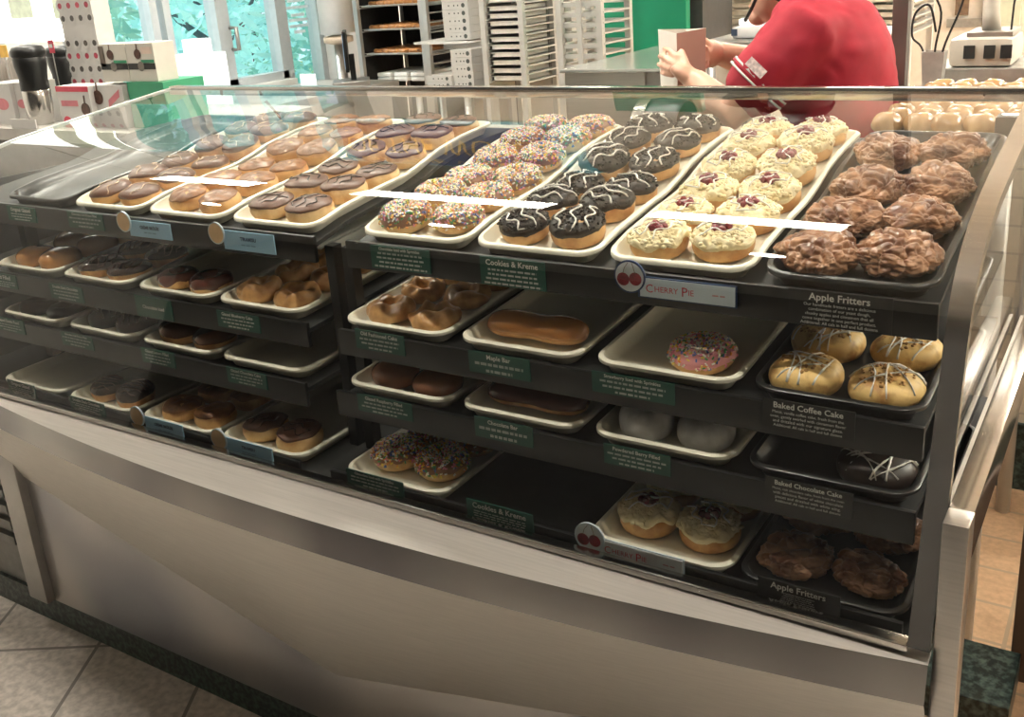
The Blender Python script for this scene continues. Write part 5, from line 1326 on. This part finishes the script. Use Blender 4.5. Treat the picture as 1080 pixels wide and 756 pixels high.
bm = bmesh.new(); quad(bm, [bc + e_ * sx * .026 + d * sy * .011 for sx, sy in ((-1, -1), (1, -1), (1, 1), (-1, 1))])
obj('sleeve_badge', bm, mat('badge_print', (.75, .6, .58), .6, var=.3, scale=120), person, False)
bm = bmesh.new()
for s in (-1, 1):
    hip = pel + V((0, s * .085, -.03)); kn = V((.03, s * .10, .5)); an = V((.07, s * .10, .08))
    blob(bm, [(pel + V((0, s * .06, .07)), .11, .12), (hip, .112, .12), (kn, .082, .085), (an, .07, .075)])
remeshed('trousers', bm, mat('black_trousers', (.02, .02, .022), .8, var=.2), person, .011, 6)
for s in (-1, 1):
    bm = bmesh.new(); ell(bm, V((.02, s * .10, .045)), (.135, .052, .044)); bmesh.ops.bisect_plane(bm, geom=bm.verts[:] + bm.edges[:] + bm.faces[:], plane_co=(0, 0, .003), plane_no=(0, 0, -1), clear_outer=True)
    obj('shoe', bm, black, person)
bm = bmesh.new(); bmesh.ops.create_icosphere(bm, subdivisions=4, radius=1, matrix=Matrix.Translation(hd + V((.012, 0, .012))) @ Matrix.Diagonal((.098, .083, .112, 1)))
bmesh.ops.delete(bm, geom=[v for v in bm.verts if v.co.x < hd.x - .045 and v.co.z < hd.z + .055 or v.co.z < hd.z - .075], context='VERTS')
obj('hair', bm, mat('dark_brown_hair', (.035, .02, .012), .55, var=.3, scale=30, stretch=(8, 8, 1)), person)
bm = bmesh.new(); bmesh.ops.create_icosphere(bm, subdivisions=3, radius=1, matrix=Matrix.Translation(hd + V((.005, 0, .045))) @ Matrix.Diagonal((.104, .088, .085, 1)))
bmesh.ops.delete(bm, geom=[v for v in bm.verts if v.co.z < hd.z + .045], context='VERTS')
obj('cap', bm, black, person)
bm = bmesh.new(); lathe(bm, [(.0, .0), (.085, -.004), (.088, 0), (0, .006)], 20, lambda p: V((p.x * 1.1 - .09, p.y * .85, p.z - p.x * .0 + hd.z + .05)) + V((hd.x, hd.y, 0)))
obj('cap_visor', bm, black, person)
for s in (-1, 1):
    bm = bmesh.new(); ell(bm, hd + V((-.079, s * .03, .0)), (.010, .013, .009)); obj('eye', bm, mat('eye_white', (.8, .78, .75), .2), person)
    bm = bmesh.new(); ell(bm, hd + V((-.087, s * .031, .0)), (.004, .006, .006)); obj('iris', bm, mat('eye_dark', (.05, .03, .02), .2), person)
obj('headset_boom', tube(bmesh.new(), [hd + V((.0, -.085, .07)), hd + V((-.03, -.088, .0)), hd + V((-.065, -.082, -.07)), hd + V((-.09, -.055, -.10)), hd + V((-.10, -.03, -.10))], .0045, 8), black, person)
bm = bmesh.new(); ell(bm, hd + V((.012, -.086, -.008)), (.028, .014, .032)); obj('headset_earpiece', bm, black, person)

# paper bag in the hands
q = at(719, 80, 2.40); zb = z_at(126, 2.40, 720); ztop = z_at(33, 2.40, 718)
t = thing('paper_bag', 'white paper bag with one side painted brown as shade held up by the worker', 'bag', (q.x, 2.405, zb), R(-40))
w, dd, H = .046, .036, ztop - zb
bag_m = mat('white_paper_bag', (.85, .80, .72), .7, var=.04, scale=10); shade_m = mat('painted_shade_paper', (.55, .36, .29), .7, var=.06, scale=10)  # second colour paints the shade on the right side of the bag
bm = bmesh.new(); tp = 1.12
b4 = [bm.verts.new((sx * w, sy * dd, 0)) for sx, sy in ((-1, -1), (1, -1), (1, 1), (-1, 1))]; t4 = [bm.verts.new((sx * w * tp, sy * dd * tp, H + (.006 if sx * sy > 0 else 0))) for sx, sy in ((-1, -1), (1, -1), (1, 1), (-1, 1))]
i4 = [bm.verts.new((v.co.x * .96, v.co.y * .96, v.co.z - .0)) for v in t4]; j4 = [bm.verts.new((sx * w * .94, sy * dd * .94, .003)) for sx, sy in ((-1, -1), (1, -1), (1, 1), (-1, 1))]
for k in range(4):
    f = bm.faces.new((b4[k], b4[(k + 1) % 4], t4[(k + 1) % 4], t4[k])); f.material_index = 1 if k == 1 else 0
    bm.faces.new((t4[k], t4[(k + 1) % 4], i4[(k + 1) % 4], i4[k])); bm.faces.new((i4[k], i4[(k + 1) % 4], j4[(k + 1) % 4], j4[k]))
bm.faces.new(b4[::-1]); bm.faces.new(j4)
obj('paper', bm, [bag_m, shade_m], t, False)

# hanging banner above the kitchen side (seen only as a reflection in the glass)
t = thing('hanging_banner', 'navy hanging banner with gold lettering above the kitchen', 'banner', (-2.3, 2.95, 1.78))
obj('banner_board', BX((-.62, 0, 0), (.62, .012, .44)), mat('cyan_border', (.12, .42, .5), .5, var=.05), t, False)
obj('navy_face', BX((-.5, -.003, .02), (.5, 0, .42)), mat('navy_banner', (.02, .03, .10), .5, var=.1), t, False)
gold = mat('gold_letters', (.72, .45, .1), .5, var=.05)
for z in (.31, .12): text('banner_title', 'OF THE WORLD', .13, (0, -.005, z), gold, t)
for s in (-1, 1): obj('cord', tube(bmesh.new(), [(s * .5, .006, .44), (s * .5, .006, ZC - 1.782)], .003, 5), black, t)

# ------------------------------------------------------------------ light from outside and world
w = bpy.data.worlds.new('sky'); bpy.context.scene.world = w; w.use_nodes = True
nt = w.node_tree; bg = nt.nodes['Background']
sky = nt.nodes.new('ShaderNodeTexSky'); sky.sky_type = 'HOSEK_WILKIE'; sky.sun_direction = Vector((-.6, -.4, .7)).normalized(); sky.turbidity = 3
mixn = nt.nodes.new('ShaderNodeMix'); mixn.data_type = 'RGBA'; mixn.inputs['Factor'].default_value = .5
mixn.inputs[7].default_value = (.75, .9, 1, 1)
nt.links.new(sky.outputs[0], mixn.inputs[6]); nt.links.new(mixn.outputs[2], bg.inputs['Color']); bg.inputs['Strength'].default_value = 1.8
sun = bpy.data.lights.new('sun', 'SUN'); sun.energy = 3.0; sun.angle = R(3); sun.color = (1, .97, .9)
so = bpy.data.objects.new('sun', sun); C.objects.link(so); so.rotation_euler = Vector((.55, .35, -.75)).to_track_quat('-Z', 'Y').to_euler()
sc = bpy.context.scene
sc.view_settings.view_transform = 'Standard'; sc.view_settings.look = 'None'; sc.view_settings.exposure = 0.25; sc.view_settings.gamma = 1.0
sc.cycles.max_bounces = 10; sc.cycles.transparent_max_bounces = 12; sc.cycles.caustics_reflective = False; sc.cycles.caustics_refractive = False
sc.cycles.sample_clamp_indirect = 6.0
flatten_texts()
bpy.context.view_layer.update()
